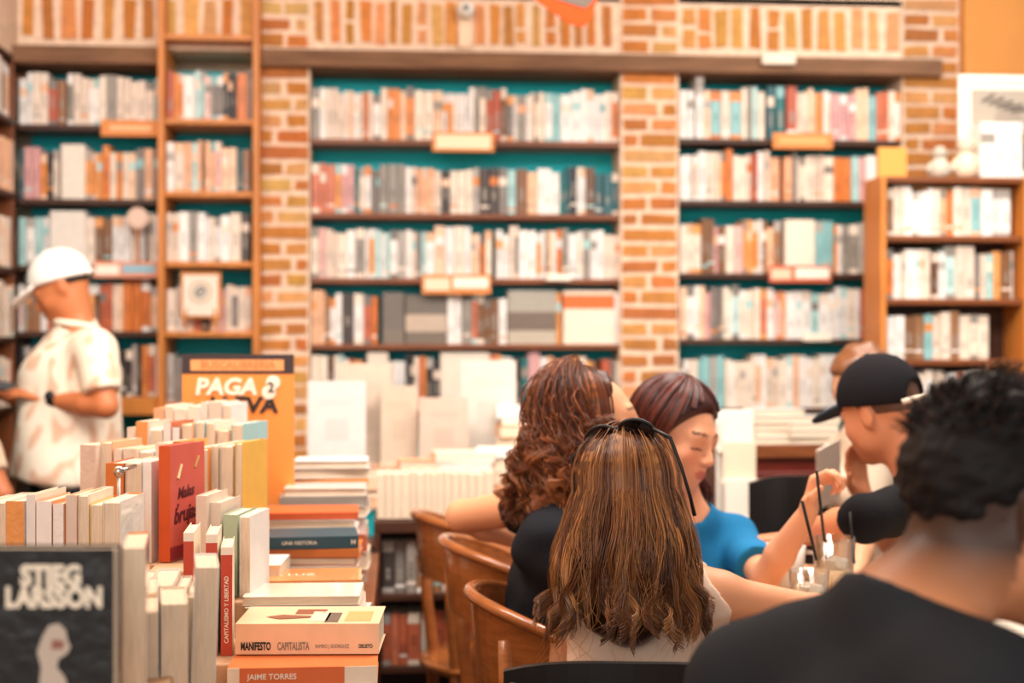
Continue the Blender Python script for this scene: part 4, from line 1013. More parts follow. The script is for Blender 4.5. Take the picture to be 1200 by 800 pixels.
def hair_locks(F, mbx, locks, per, phr, length, base, tips, seed, spread=.03, wave=.012, wfreq=7, curl=.03, r=.0011, clump=(.013, .010, .0025), top=(5, 60), infl=(.01, .02), rad=(.074, .094, .086), cz=.032, sides=3, drift=Vector((0, 0, 0)), thend=95):
    rs = random.Random(seed); K = 24
    for s in range(locks):
        ph = R(rs.uniform(*phr)); th0 = R(rs.uniform(*top)); lay = rs.uniform(*infl); L = rs.uniform(*length); w1, w2 = rs.uniform(0, 6.28), rs.uniform(0, 6.28)
        ce = rs.choice((-1, 1)); c0 = Vector(rs.choice(base)); c1 = Vector(rs.choice(tips)); lf = rs.uniform(.7, 1.3); wf = wfreq*rs.uniform(.7, 1.3); wa = wave*rs.uniform(.5, 1.4); ca = curl*rs.uniform(.5, 1.3)
        out = F.R @ Vector((math.sin(ph), -math.cos(ph), 0)); out.z = 0; out.normalize(); side = out.cross(Vector((0, 0, 1)))
        for j in range(per):
            oa = rs.uniform(0, 6.28); orr = math.sqrt(rs.random()); dl = rs.uniform(.88, 1.0); dph = rs.gauss(0, .10); pts = []
            for k in range(6):
                th = th0+(R(thend)-th0)*k/5; q = ph+dph*(1-.3*k/5)
                pts.append(F.p(math.sin(q)*math.sin(th)*(rad[0]+lay), -math.cos(q)*math.sin(th)*(rad[1]+lay)-.018, math.cos(th)*(rad[2]+lay)+cz))
            p = pts[-1]; c_ = F.p(math.sin(ph)*math.sin(R(thend))*(rad[0]+lay), -math.cos(ph)*math.sin(R(thend))*(rad[1]+lay)-.018, math.cos(R(thend))*(rad[2]+lay)+cz)
            for k in range(1, K+1):
                u = k/K; cr = clump[0]*(1-u)+clump[1]*u if u < .6 else clump[1]*(1-(u-.6)/.4)+clump[2]*(u-.6)/.4
                b = min(1, u*2.5); start = p.lerp(c_, b)
                g = Vector((0, 0, -1))*L*dl*u+out*spread*math.sin(u*1.9)+drift*u
                g += side*math.sin(w1+u*wf)*wa*min(1, u*2)+out*math.cos(w2+u*wf)*wa*min(1, u*2)
                if u > .7: v = (u-.7)/.3; g += (side*ce*math.sin(v*2.6)*ca+out*(1-math.cos(v*2.8))*ca*.5+Vector((0, 0, 1))*v*v*ca*.7)
                g += (side*math.cos(oa)+out*math.sin(oa))*orr*cr*b
                pts.append(start+g)
            n_ = len(pts); f_ = lf*rs.uniform(.75, 1.25)
            cols = [tuple(c0.lerp(c1, (i/n_)**1.6)*f_) for i in range(n_)]
            mbx.tube(pts, [r*(1-(i/n_)**4*.7) for i in range(n_)], sides=sides, cols=cols, cap=False)
SK1 = C(222, 158, 118); SK2 = C(206, 140, 100); SK3 = C(182, 112, 76)
# ------------------------------------------------------------------ chairs
def bent_chair(px, d, label, face=0, rad=.245, rim=.86):
    """barrel-backed bentwood chair; opening faces +x rotated by face"""
    p = P(px, 400, d); t = empty('bentwood_chair', (p.x, p.y, 0), face); tag(t, label, 'chair', None); bpy.context.view_layer.update()
    N = 28; am = R(118)
    def rz(a): return rim-.17*(abs(a)/am)**2.2
    def pt(a, z, rr): return (-math.cos(a)*rr*1.0, math.sin(a)*rr, z)
    m_ = MB(); ro = MB(); pts = []
    for i in range(N):
        a0, a1 = -am+2*am*i/N, -am+2*am*(i+1)/N
        b0, b1 = .66-.05*(1-abs(a0)/am)*0, .66
        z0, z1 = rz(a0), rz(a1)
        A = rad; B = rad-.014
        lo0 = z0-.165; lo1 = z1-.165
        q = [pt(a0, lo0, A*.94), pt(a1, lo1, A*.94), pt(a1, z1, A), pt(a0, z0, A)]; qi = [pt(a0, lo0, B*.94), pt(a1, lo1, B*.94), pt(a1, z1, B), pt(a0, z0, B)]
        m_.face(q); m_.face(qi[::-1]); m_.face([q[3], q[2], qi[2], qi[3]]); m_.face([q[1], q[0], qi[0], qi[1]])
    m_.build('backrest', M_chair, t)
    for i in range(N+1):
        a = -am+2*am*i/N; x, y, z = pt(a, rz(a)+.004, rad+.001); pts.append((x, y, z))
    ro.tube(pts, [.0125]*len(pts), sides=10); ro.build('top_rail', M_chair, t, smooth=True)
    m_ = MB(); m_.lathe([(.001, .43), (.215, .43), (.232, .445), (.23, .458), (.19, .45), (.001, .447)], n=28); m_.build('seat', M_chair, t, smooth=True)
    m_ = MB(); m_.tube([(.19*math.cos(a/20*6.283), .19*math.sin(a/20*6.283), .25) for a in range(21)], .009, cap=False); m_.build('stretcher_ring', M_chair, t, smooth=True)
    for a in (40, 140, 220, 320):
        c, s = math.cos(R(a)), math.sin(R(a)); m_ = MB()
        if c < 0: m_.tube([(c*.25, s*.25, 0), (c*.215, s*.215, .3), (c*.21, s*.21, .45), (c*.235, s*.235, .62), (c*.24, s*.24, .78)], [.014, .018, .019, .017, .014])
        else: m_.tube([(c*.25, s*.25, 0), (c*.21, s*.21, .25), (c*.2, s*.2, .435)], [.013, .018, .02])
        m_.build('leg', M_chair, t, smooth=True)
    for s in (-1, 1):
        m_ = MB(); a = am*s*.97; x, y, z = pt(a, rz(am), rad); m_.tube([(x, y, z), (x*.97, y*.97, .6), (x*.95, y*.93, .445)], [.014, .013, .014]); m_.build('arm_support', M_chair, t, smooth=True)
    return t
bent_chair(690, 2.93, 'varnished bentwood chair under the curly haired woman', face=R(0), rim=.845)
bent_chair(636, 3.50, 'empty varnished bentwood chair behind the curly haired woman', face=R(5), rim=.87)
bent_chair(585, 4.1, 'varnished bentwood chair furthest back, before the display unit', face=R(12), rim=.865)
# black chair of the woman with sunglasses
def flat_chair(px, d, label, yaw, top, w=.42, m=M_black):
    p = P(px, 400, d); t = empty('black_chair', (p.x, p.y, 0), yaw); tag(t, label, 'chair')
    m_ = MB(); N = 12; H0 = top-.3
    for i in range(N):
        u0, u1 = -w/2+w*i/N, -w/2+w*(i+1)/N; f = lambda u: -.04*(1-(2*u/w)**2); tz = lambda u: top-.012*abs(2*u/w)**3*2
        q = [(u0, f(u0), H0), (u1, f(u1), H0), (u1, f(u1), tz(u1)), (u0, f(u0), tz(u0))]; q2 = [(a, b+.018, c) for a, b, c in q]
        m_.face(q); m_.face(q2[::-1]); m_.face([q[3], q[2], q2[2], q2[3]]); m_.face([q[0], q2[0], q2[1], q[1]])
    m_.build('backrest', m, t, bevel=.003)
    m_ = MB(); m_.box((-w/2, 0, .44), (w/2, .42, .47)); m_.build('seat', m, t, bevel=.008)
    for sx in (-1, 1):
        m_ = MB(); m_.tube([(sx*(w/2-.02), -.02, 0), (sx*(w/2-.02), .01, .45), (sx*(w/2-.02), .005, top-.04)], .014); m_.build('leg', m, t, smooth=True)
        m_ = MB(); m_.tube([(sx*(w/2-.03), .41, 0), (sx*(w/2-.03), .39, .45)], .014); m_.build('leg', m, t, smooth=True)
    return t
flat_chair(742, 2.30, 'black chair back just behind the long haired woman with sunglasses', -YAW-R(3), P(742, 771, 2.3).z)
flat_chair(925, 4.35, 'black chair standing before the reddish cabinet', R(4), P(925, 556, 4.35).z, w=.19*1.3)
# ------------------------------------------------------------------ cafe table
tx0, tx1, ty0, ty1, CT = P(880, 400, 3.0).x, 2.35, 2.35, 3.32, .79
t = empty('cafe_table', ((tx0+tx1)/2, (ty0+ty1)/2, 0)); tag(t, 'light wooden cafe table with glasses and papers at the right', 'table')
I = Matrix.Translation(-t.location)
m_ = MB(); m_.box((tx0, ty0, CT-.035), (tx1, ty1, CT)); m_.build('tabletop', mat('pale_wood', C(226, 178, 130), rough=.35, var=.12, vscale=5, stretch=(1, 6, 1)), t, M=I, bevel=.006)
for x in (tx0+.12, tx1-.12):
    for y in (ty0+.12, ty1-.12):
        m_ = MB(); m_.box((x-.025, y-.025, 0), (x+.025, y+.025, CT-.035)); m_.build('leg', M_mid, t, M=I, bevel=.003)
def glass(px, py, d, h, r, label, fillcol, straws):
    p = P(px, py, d); t = empty('drinking_glass', (p.x, p.y, CT+.001)); tag(t, label, 'glass')
    m_ = MB(); m_.lathe([(r*.72, 0), (r, h), (r*.93, h), (r*.68, .012), (.001, .012)], n=28, cap=False); m_.face([(r*.72*math.cos(a/28*6.283), r*.72*math.sin(a/28*6.283), 0) for a in range(28)][::-1]); m_.build('glass_body', M_glass, t, smooth=True)
    m_ = MB(); m_.lathe([(.001, .014), (r*.67, .014), (r*.82, h*.55), (.001, h*.56)], fillcol, n=20, cap=False)
    m_.build('drink', mat('iced_drink', vc=True, rough=.3), t, smooth=True)
    for k in range(5):
        m_ = MB(); a = k*1.3; c = Vector((math.cos(a)*r*.38, math.sin(a)*r*.38, h*.55+.012)); M_ = Matrix.Translation(c) @ Euler((a, a*2, k)).to_matrix().to_4x4(); m_.box((-.011, -.011, -.011), (.011, .011, .011), M=M_); m_.build('ice_cube', mat('ice', C(240, 228, 212), rough=.35, trans=.5, ior=1.2), t, bevel=.003)
    for (a, b) in straws:
        st = empty('drinking_straw', (p.x, p.y, CT)); 
        bpy.data.objects.remove(st)
        m_ = MB(); A = Vector((p.x, p.y, CT+.02)); m_.tube([Vector(a), Vector(b)], .0032, sides=8); o = m_.build('drinking_straw', M_black, None, smooth=True); yield_lab = None
        STRAWS.append(o)
    return t
STRAWS = []
gd = 3.02
glass(978, 700, gd, .155, .045, 'wide clear glass with a black straw on the cafe table, right of the raised hand', C(226, 190, 150), [(P(969, 660, gd), P(957, 552, 2.9)), (P(1001, 660, gd), P(996, 600, gd))])
glass(948, 712, 2.82, .115, .04, 'low clear glass with a black straw, nearest on the cafe table', C(222, 180, 140), [(P(957, 656, 2.82), P(940, 587, 2.80))])
for o, l in zip(STRAWS, ('black straw held by the woman in blue, in the wide glass', 'black straw leaning at the right of the wide glass', 'black straw leaning left out of the low glass')): tag(o, l, 'straw')
p = P(918, 640, 3.28); t = empty('cup', (p.x, p.y, CT+.001)); tag(t, 'white cup on the cafe table between the blue sleeve and raised forearm', 'cup')
m_ = MB(); m_.lathe([(.03, 0), (.045, .02), (.052, .10), (.048, .10), (.041, .022), (.001, .012)], n=24); m_.build('cup_body', M_white, t, smooth=True)
m_ = MB(); m_.tube([(.048, 0, .085), (.075, 0, .08), (.078, 0, .045), (.046, 0, .03)], .006); m_.build('handle', M_white, t, smooth=True)
# papers
def sheet(px, d, w, h, yaw, lab, z, th=.003, rot=0):
    p = P(px, 400, d); t = empty('paper_sheet', (p.x, p.y, z), yaw); tag(t, lab, 'paper')
    m_ = MB(); N = 8
    for k in range(2):
        for i in range(N):
            f = lambda u: .006*math.sin(u*6.28*.5)+th*(2-k)
            a, b = i/N, (i+1)/N; x0_, x1_ = (-w, 0) if k == 0 else (.002, w)
            xa_, xb_ = x0_+(x1_-x0_)*a, x0_+(x1_-x0_)*b
            m_.face([(xa_, -h/2, f(a)), (xb_, -h/2, f(b)), (xb_, h/2, f(b)), (xa_, h/2, f(a))]); m_.face([(xa_, -h/2, f(a)-.0025), (xa_, h/2, f(a)-.0025), (xb_, h/2, f(b)-.0025), (xb_, -h/2, f(b)-.0025)])
            if i in (0, N-1) : m_.face([(xa_, -h/2, f(a)-.0025), (xb_, -h/2, f(b)-.0025), (xb_, -h/2, f(b)), (xa_, -h/2, f(a))])
    m_.build('pages', M_cream, t)
    m_ = MB()
    for k in range(9): m_.box((-w*.9, h*.4-k*h*.09, th*2+.009), (-w*.15, h*.4-k*h*.09-.006, th*2+.0095), C(206, 196, 184)); m_.box((w*.12, h*.4-k*h*.09, th+.0085), (w*.9, h*.4-k*h*.09-.006, th+.009), C(206, 196, 184))
    m_.build('printed_lines', M_vc, t)
sheet(1215, 2.78, .33, .52, R(-8), 'large open white newspaper on the cafe table at the right edge', CT+.004)
sheet(1035, 2.85, .15, .21, R(38), 'white open menu on the cafe table beyond the man in dark tee', CT+.003)
# ------------------------------------------------------------------ people
V = Vector
M_hairdark = mat('short_dark_hair', vc=True, rough=.62, spec=.25)
def D_(r, a, u): return DIR(r, a, u)
# 1. foreground man in dark tee -------------------------------------------------
d = 1.5
c = P(1172, 595, 1.50)
J = dict(head=(c, D_(.92, .26, -.16), D_(.30, .2, .85)), neck=P(1062, 722, 1.47), pelvis=V((*P(960, 1140, 1.38)[:2], .58)), shL=P(872, 806, 1.60), shR=P(1168, 858, 1.30),
    elL=P(905, 1060, 1.72), elR=P(1240, 1100, 1.45), wrL=P(1090, 1010, 2.0), wrR=P(1290, 1020, 1.85), handL=(D_(.5, .8, .1), D_(0, 0, -1), 25), handR=(D_(.2, 1, .1), D_(0, 0, -1), 25),
    sleeve=.6, neck_r=.058, stubble=lambda l: np.clip(((l[:, 2]+.105)/.06), 0, 1)*(l[:, 1] < .045+.3*(l[:, 2]-.03))*np.clip(1-np.maximum(0, l[:, 1]+.0)*0, 0, 1)*.92*((l[:, 1] < -.02) | (l[:, 2] > .05)))
root, F, q, sq, Rt, body = person('foreground man in dark grey tee, seen from behind, short faded black hair', None, J, SK2, .0055, male=True, headcol=C(30, 24, 24), build=1.08)
sq.plane(P(1000, 670, 1.47), D_(.51, .27, .86))
sq.noise(.0025, 26, 3)
shirt = sdf_mesh(sq, 'tee_shirt', M_cloth, root, .006, C(36, 39, 44))
def ex(q_):
    for s_ in (-1, 1): q_.ell(F.p(s_*.086, .004, -.014), (.03, .026, .034), F.R, .004, 's')
    for i in range(60):
        a = random.uniform(-2.6, 2.6); th = random.uniform(.0, 1.0); rr = .012
        v = (math.sin(a)*math.sin(th)*.074, -.018-math.cos(a)*math.sin(th)*.09, .045+math.cos(th)*.084); q_.ell(F.p(*v), (.014, .012, .011), F.R, .006)
hair_shell(F, root, C(22, 18, 19), infl=.004, faceplane=(.03, .05), low=-.03, noise=(.0022, 160, 2, 9), res=.004, back=None, extra=ex, tilt=.45, m=M_hairdark)
mbh = MB()
rs = random.Random(5)
for i in range(900):
    a = rs.uniform(-2.9, 2.9); th = rs.uniform(0, 1.25); lay = .01
    n_ = V((math.sin(a)*math.sin(th), -math.cos(a)*math.sin(th), math.cos(th))); b0 = V((n_.x*.078, n_.y*.098-.018, n_.z*.092+.036))
    tdir = V((rs.uniform(-1, 1), rs.uniform(-.3, 1), rs.uniform(-.6, .6))); tip = b0+n_*rs.uniform(.008, .018)+tdir*.012
    mbh.tube([F.p(*b0), F.p(*((b0+tip)/2+n_*.004)), F.p(*tip)], [.0014, .0012, .0004], C(26, 21, 22) if rs.random() < .8 else C(60, 44, 38), sides=4, cap=False)
add_child(mbh, 'hair_tufts', M_hairdark, root)
# 2. woman with long straight hair and sunglasses --------------------------------
c = P(735, 585, 2.60)
J = dict(head=(c, D_(.15, .96, -.10), D_(-.04, .05, 1)), neck=P(748, 668, 2.63), pelvis=P(742, 920, 2.62), shL=P(672, 706, 2.70), shR=P(850, 700, 2.60),
    elL=P(655, 840, 2.74), elR=P(955, 716, 2.66), wrL=P(760, 860, 2.9), wrR=P(1035, 722, 2.86), handL=(D_(.6, .6, .1), D_(0, 0, -1), 30), handR=(D_(.8, .6, 0), D_(0, 0, -1), 30), sleeve=0, lipcol=C(190, 90, 80), knL=P(742, 930, 2.52)+D_(.95, .35, 0)*.42, knR=P(742, 930, 2.50)+D_(.98, .0, 0)*.42, foot=D_(1, 0, 0))
root, F, q, sq, Rt, body = person('woman with long straight brown hair and sleeveless pale pink top, seen from behind', None, J, C(228, 160, 120), .005, build=.86)
neckcut(sq, J['neck'], F, .075)
for s_, sg in ((J['shL'], -1), (J['shR'], 1)):  # arm holes
    sv = V(s_); ax_ = (V(J['shR'])-V(J['shL'])).normalized()*sg; sq.cap(sv+ax_*.012+V((0, 0, .04)), sv+ax_*.12+V((0, 0, -.03)), .058, .07, .008, 's')
sq.noise(.0022, 40, 8)
sdf_mesh(sq, 'sleeveless_top', M_cloth, root, .0055, C(246, 214, 190))
# hair: dark core plus strands
hb = [C(138, 86, 50), C(112, 66, 38), C(158, 102, 58), C(96, 54, 32), C(178, 120, 68)]; ht = [C(150, 96, 54), C(120, 72, 42), C(184, 128, 76), C(88, 52, 32)]
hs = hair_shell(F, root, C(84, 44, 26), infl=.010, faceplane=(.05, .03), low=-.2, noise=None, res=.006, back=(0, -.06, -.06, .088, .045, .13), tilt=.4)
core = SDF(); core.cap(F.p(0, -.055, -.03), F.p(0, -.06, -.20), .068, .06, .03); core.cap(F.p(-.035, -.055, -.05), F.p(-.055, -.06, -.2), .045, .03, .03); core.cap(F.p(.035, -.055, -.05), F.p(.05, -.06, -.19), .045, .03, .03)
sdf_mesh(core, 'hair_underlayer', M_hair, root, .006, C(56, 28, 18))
mbh = MB()
hair_locks(F, mbh, 46, 30, (-108, 108), (.20, .26), hb, ht, 41, spread=.03, wave=.006, curl=.012, infl=(.008, .014), top=(4, 50))
hair_locks(F, mbh, 62, 30, (-78, 84), (.245, .30), hb, ht, 42, spread=.042, wave=.010, curl=.028, infl=(.009, .017), top=(4, 70))
hair_down(F, mbh, 70, (-100, 100), (.2, .33), hb, [C(214, 150, 88)], 13, spread=.05, wave=.02, curl=.045, r=(.0008, .0004), top=(3, 80), infl=(.018, .024), sides=3)
add_child(mbh, 'hair_strands', M_hair, root)
# ear hint
# sunglasses resting on the head (held by the head: still its own thing)
F2 = Frame(P(723, 507, 2.55), D_(.10, .62, .60), D_(-.42, -.6, .75)); 
sg = empty('sunglasses', F2.c); bpy.context.view_layer.update(); tag(sg, 'dark sunglasses pushed up on the long haired woman, temples over her hair', 'sunglasses')
mf_ = MB(); ml = MB(); 
gf = lambda x, y, z: F2.p(x, y-.048, z-.128)
for s in (-1, 1):
    pts = []; cx_ = s*.034
    ring = [gf(cx_+.031*math.cos(a/20*6.283), .048+.020*math.sin(a/20*6.283)*.45, .128+.022*math.sin(a/20*6.283)-.35*abs(cx_+.031*math.cos(a/20*6.283))*.5) for a in range(21)]
    m_ = MB(); m_.tube(ring, .0034, cap=False, sides=8); add_child(m_, 'frame', M_black, sg)
    m_ = MB(); cen = sum((r_ for r_ in ring[:20]), V())/20
    nrm = (ring[5]-ring[0]).cross(ring[10]-ring[0]).normalized()
    for i in range(20): m_.face([cen+nrm*.003, ring[i]+nrm*.001, ring[i+1]+nrm*.001]); m_.face([cen-nrm*.001, ring[i+1]-nrm*.001, ring[i]-nrm*.001])
    add_child(m_, 'lens', mat('dark_lens', C(10, 9, 10), rough=.08, coat=.5), sg)
    m_ = MB(); m_.tube([gf(s*.066, .046, .122), gf(s*.094, .03, .106), gf(s*.103, -.01, .07), gf(s*.107, -.045, .035), gf(s*.105, -.065, .0)], [.0036, .0036, .003, .0032, .0036], sides=8); add_child(m_, 'temple', M_black, sg)
m_ = MB(); m_.tube([gf(-.008, .052, .134), gf(0, .052, .138), gf(.008, .052, .134)], .003, sides=8); add_child(m_, 'bridge', M_black, sg)
# 3. curly haired woman in profile ------------------------------------------------
c = P(697, 498, 3.12)
J = dict(head=(c, D_(.97, .05, .12), D_(-.1, .05, 1)), neck=P(660, 592, 3.12), pelvis=P(645, 860, 3.02), shL=P(630, 592, 3.36), shR=P(640, 642, 2.94),
    elL=P(541, 604, 3.50), elR=P(735, 740, 2.88), wrL=P(618, 634, 3.58), wrR=P(840, 742, 3.0), handL=(D_(.9, .2, -.2), D_(0, -.2, -1), 30), handR=(D_(.9, .3, 0), D_(0, 0, -1), 30), sleeve=.3, lipcol=C(200, 110, 96), fs=1, knL=P(660, 860, 3.1)+D_(.93, .1, -.05)*.36, knR=P(660, 860, 2.92)+D_(.93, .0, -.05)*.36, foot=D_(1, 0, 0))
root, F, q, sq, Rt, body = person('woman with curly auburn hair in black tee, profile to the right, elbow out behind her', None, J, C(226, 160, 120), .006, build=1.05)
neckcut(sq, J['neck'], F, .062)
sq.noise(.003, 34, 5)
sdf_mesh(sq, 'black_tee', M_cloth, root, .007, C(26, 28, 34))
hair_shell(F, root, C(74, 34, 20), infl=.010, faceplane=(.018, .0), low=-.11, noise=(.006, 70, 6), res=.006, back=(0, -.07, -.035, .085, .06, .11), tilt=.35)
ab = [C(128, 66, 36), C(100, 50, 28), C(76, 36, 20), C(168, 98, 54), C(68, 32, 18)]; at_ = [C(150, 84, 44), C(176, 108, 60), C(100, 50, 28)]
mbh = MB()
hair_locks(F, mbh, 70, 22, (-108, 98), (.10, .22), ab, at_, 51, spread=.012, wave=.019, wfreq=12, curl=.02, infl=(.008, .022), top=(2, 80), clump=(.016, .013, .005))
hair_locks(F, mbh, 60, 22, (-85, 85), (.14, .25), ab, at_, 52, spread=.022, wave=.024, wfreq=13, curl=.025, infl=(.016, .032), top=(8, 90), clump=(.018, .014, .006))
hair_locks(F, mbh, 26, 20, (88, 114), (.02, .10), ab, at_, 53, spread=.01, wave=.014, wfreq=14, curl=.02, infl=(.008, .02), top=(2, 60), clump=(.015, .013, .005))
hair_down(F, mbh, 240, (-100, 95), (.08, .24), ab, at_, 22, spread=.02, wave=.03, curl=.0, r=(.0012, .0006), top=(5, 90), infl=(.018, .042), curly=.016, cfreq=3.0, sides=3)
add_child(mbh, 'hair_curls', M_hair, root)
# 4. woman in blue -----------------------------------------------------------------
c = P(792, 510, 3.37)
J = dict(head=(c, D_(.70, -.62, -.26), D_(.10, .06, 1)), neck=P(806, 606, 3.41), pelvis=P(812, 880, 3.39), shL=P(862, 634, 3.47), shR=P(768, 650, 3.29),
    elL=P(897, 676, 3.19), elR=P(800, 760, 3.12), wrL=P(947, 600, 3.07), wrR=P(900, 740, 3.17), handL=(D_(.25, -.1, 1), D_(.8, -.5, -.2), 88, 1), handR=(D_(.9, -.1, 0), D_(0, 0, -1), 30), sleeve=.78, lipcol=C(204, 118, 102), fs=-1)
J['knL'] = P(930, 880, 3.27); J['knR'] = P(900, 880, 3.07); 
root, F, q, sq, Rt, body = person('woman in blue shirt with dark red brown hair, looking down, holding a straw', None, J, C(230, 164, 126), .0042, build=.9, hsc=1.04)
neckcut(sq, J['neck']-V((0, 0, .01)), F, .066)
sq.noise(.004, 28, 9)
sdf_mesh(sq, 'blue_shirt', M_cloth, root, .006, C(34, 118, 168))
rb = [C(82, 34, 26), C(64, 24, 20), C(104, 46, 34), C(48, 18, 16)]
hair_shell(F, root, C(62, 24, 20), infl=.014, faceplane=(.052, .05), low=-.12, noise=None, res=.005, back=(0, -.06, -.04, .08, .07, .10), tilt=.62)
mbh = MB()
# swept strands following the skull from a side parting to the nape
rs = random.Random(9)
for i in range(520):
    ph = rs.uniform(-1.0, 1.0)*math.pi*.92; lay = rs.uniform(.014, .021); pts = []
    for k in range(10):
        u = k/9; th = R(8)+R(100)*u*rs.uniform(.97, 1.0)
        ph2 = ph+(.35 if ph > 0 else -.35)*u*(-1 if abs(ph) > 1.6 else 0)
        x = math.sin(ph2)*math.sin(th)*(.074+lay); y = -math.cos(ph2)*math.sin(th)*(.094+lay)-.018; z = math.cos(th)*(.086+lay)+.032
        if y > .035+max(0, z-.035)*.62: break
        pts.append(F.p(x, y, z))
    if len(pts) > 3:
        c_ = rs.choice(rb); mbh.tube(pts, [.0032*(1-.6*(j/len(pts))**2) for j in range(len(pts))], c_, sides=4, cap=False)
hair_locks(F, mbh, 34, 24, (-108, 108), (.10, .17), rb, rb, 61, spread=.0, wave=.006, curl=.012, infl=(.008, .015), top=(50, 90), r=.0014)
hair_locks(F, mbh, 12, 24, (-112, -80), (.15, .20), rb, rb, 62, spread=.0, wave=.006, curl=.012, infl=(.006, .012), top=(60, 92), r=.0014)
add_child(mbh, 'hair_strands', M_hair, root)
# 5. man in black cap ----------------------------------------------------------------
c = P(1031, 482, 3.50)
J = dict(head=(c, D_(-.60, .70, -.28), D_(-.2, .1, 1)), neck=P(1082, 562, 3.46), pelvis=P(1150, 800, 3.85), shL=P(1074, 590, 3.25), shR=P(1120, 606, 3.66),
    elL=P(1014, 606, 3.12), elR=P(1062, 660, 3.8), wrL=P(930, 630, 3.35), wrR=P(1010, 578, 3.72), handL=(D_(-.9, .2, -.1), D_(0, 0, -1), 25), handR=(D_(-.25, -.1, 1), D_(.3, -.6, .2), 45), sleeve=1.15, fs=1)
root, F, q, sq, Rt, body = person('man in black cap and black top, facing left away, leaning over the cafe table', None, J, C(214, 140, 100), .0065, male=True)
neckcut(sq, J['neck'], F, .064)
sq.noise(.004, 26, 12); sdf_mesh(sq, 'black_top', M_cloth, root, .008, C(20, 19, 22))
hair_shell(F, root, C(92, 60, 44), infl=.002, faceplane=(.03, .02), low=-.055, noise=None, res=.005, back=None, tilt=.1)
def baseball_cap(F, label, col, strapcol, res=.0045, infl=.016, hole=True):
    t = empty('baseball_cap', F.p(0, 0, .1)); bpy.context.view_layer.update(); tag(t, label, 'cap')
    q = SDF(); S = F.s
    q.ell(F.p(0, -.012, .036), [(.074+infl)*S, (.096+infl)*S, (.090+infl)*S], F.R, .01)
    q.plane(F.p(0, 0, .022), F.R @ V((0, .22, -1)), .004)
    if hole: q.ell(F.p(0, -.125, .014), [.034*S, .05*S, .034*S], F.R, .004, 's')
    sdf_mesh(q, 'crown', M_cloth, t, res, col)
    q = SDF(); m3 = F.R @ Euler((R(-10), 0, 0)).to_matrix()
    q.ell(F.p(0, .112, .035), [.074*S, .080*S, .010*S], m3, .004); q.plane(F.p(0, .07, .0), F.R @ V((0, -1, 0)), .004)
    sdf_mesh(q, 'visor', M_cloth, t, res, col if hole is False else C(66, 80, 90))
    m_ = MB(); pts = [F.p(math.sin(a)*(.077+infl), -math.cos(a)*(.099+infl)-.012, .002) for a in [(-.62+1.24*i/10) for i in range(11)]]
    m_.tube(pts, .007, sides=8); add_child(m_, 'strap', M_cloth, t); [None for _ in ()]
    for o in t.children:
        if o.name.startswith('strap'):
            ca_ = o.data.color_attributes['Col']; 
            arr = np.ones((len(o.data.loops), 4), np.float32); arr[:, :3] = strapcol; ca_.data.foreach_set('color', arr.ravel())
    m_ = MB(); m_.lathe([(.001, .004), (.006, .003), (.008, 0)], M=Matrix.Translation(F.p(0, -.012, .036+.09+infl)) @ F.R.to_4x4(), n=12, col=col); add_child(m_, 'top_button', M_cloth, t)
    return t
baseball_cap(F, 'black baseball cap with pale strap on the man leaning over the table', C(24, 22, 26), C(232, 210, 190))
# 6. man in white cap, patterned shirt -------------------------------------------------
c = P(72, 338, 5.0)
J = dict(head=(c, D_(-.84, -.12, -.46), D_(-.42, 0, .9)), neck=P(92, 392, 5.0), pelvis=P(78, 555, 5.0), shL=P(112, 412, 4.84), shR=P(72, 408, 5.18),
    elL=P(124, 476, 4.78), elR=P(48, 470, 5.22), wrL=P(56, 468, 4.86), wrR=P(14, 466, 5.1), handL=(D_(-.9, .1, .25), D_(-.2, .3, -1), 20, 1), handR=(D_(-.9, 0, .2), D_(0, .0, 1), 25), sleeve=.74, neck_r=.056,
    knL=P(70, 720, 4.92), anL=P(84, 830, 4.92), knR=P(62, 715, 5.1), anR=P(66, 828, 5.12), foot=D_(-1, 0, 0))
for k in ('anL', 'anR'): J[k].z = .09
for k in ('knL', 'knR'): J[k].z = .5
root, F, q, sq, Rt, body = person('man in white cap and patterned cream shirt standing at the left, looking at his hands', None, J, C(196, 118, 74), .008, male=True, pants=C(24, 50, 64), build=1.12)
neckcut(sq, J['neck'], F, .062)
hemc = P(78, 548, 5.0); sq.cap(P(82, 450, 5.0), P(78, 560, 5.0), .175, .185, .06, cut=True)
sq.noise(.006, 20, 14)
shc = [C(250, 232, 208), C(226, 176, 140), C(242, 214, 184)]
def shirtcol(pos):
    rs_ = np.random.RandomState(3); a = 0
    for i in range(9): a = a+np.sin(pos @ (rs_.randn(3)*52)+rs_.rand()*6)
    w = np.clip((a-.8)/1.6, 0, 1)[:, None]; return np.array(C(252, 236, 214))*(1-w)+np.array(C(232, 190, 160))*w
sdf_mesh(sq, 'patterned_shirt', M_cloth, root, .010, shirtcol)
m_ = MB(); nk = V(J['neck']); dn = (F.p(0, -.022, -.045)-nk).normalized(); e1 = dn.cross(F.R @ V((0, 1, 0))).normalized(); e2 = e1.cross(dn)
m_.tube([nk+dn*.035-dn*.02*math.cos(R(a))*-1+(e1*math.sin(R(a))-e2*math.cos(R(a))*-1)*.070 for a in range(-150, 151, 20)], [.012]*16, C(250, 236, 214))
add_child(m_, 'collar', M_cloth, root)
hair_shell(F, root, C(40, 26, 20), infl=.002, faceplane=(.0, .0), low=-.05, noise=None, res=.007, back=None, tilt=.1)
m_ = MB(); wv, ev = V(J['wrL']), V(J['elL']); ad = (ev-wv).normalized(); 
wt = empty('wrist_watch', wv); bpy.context.view_layer.update(); tag(wt, 'black wrist watch on the wrist of the man in white cap', 'watch')
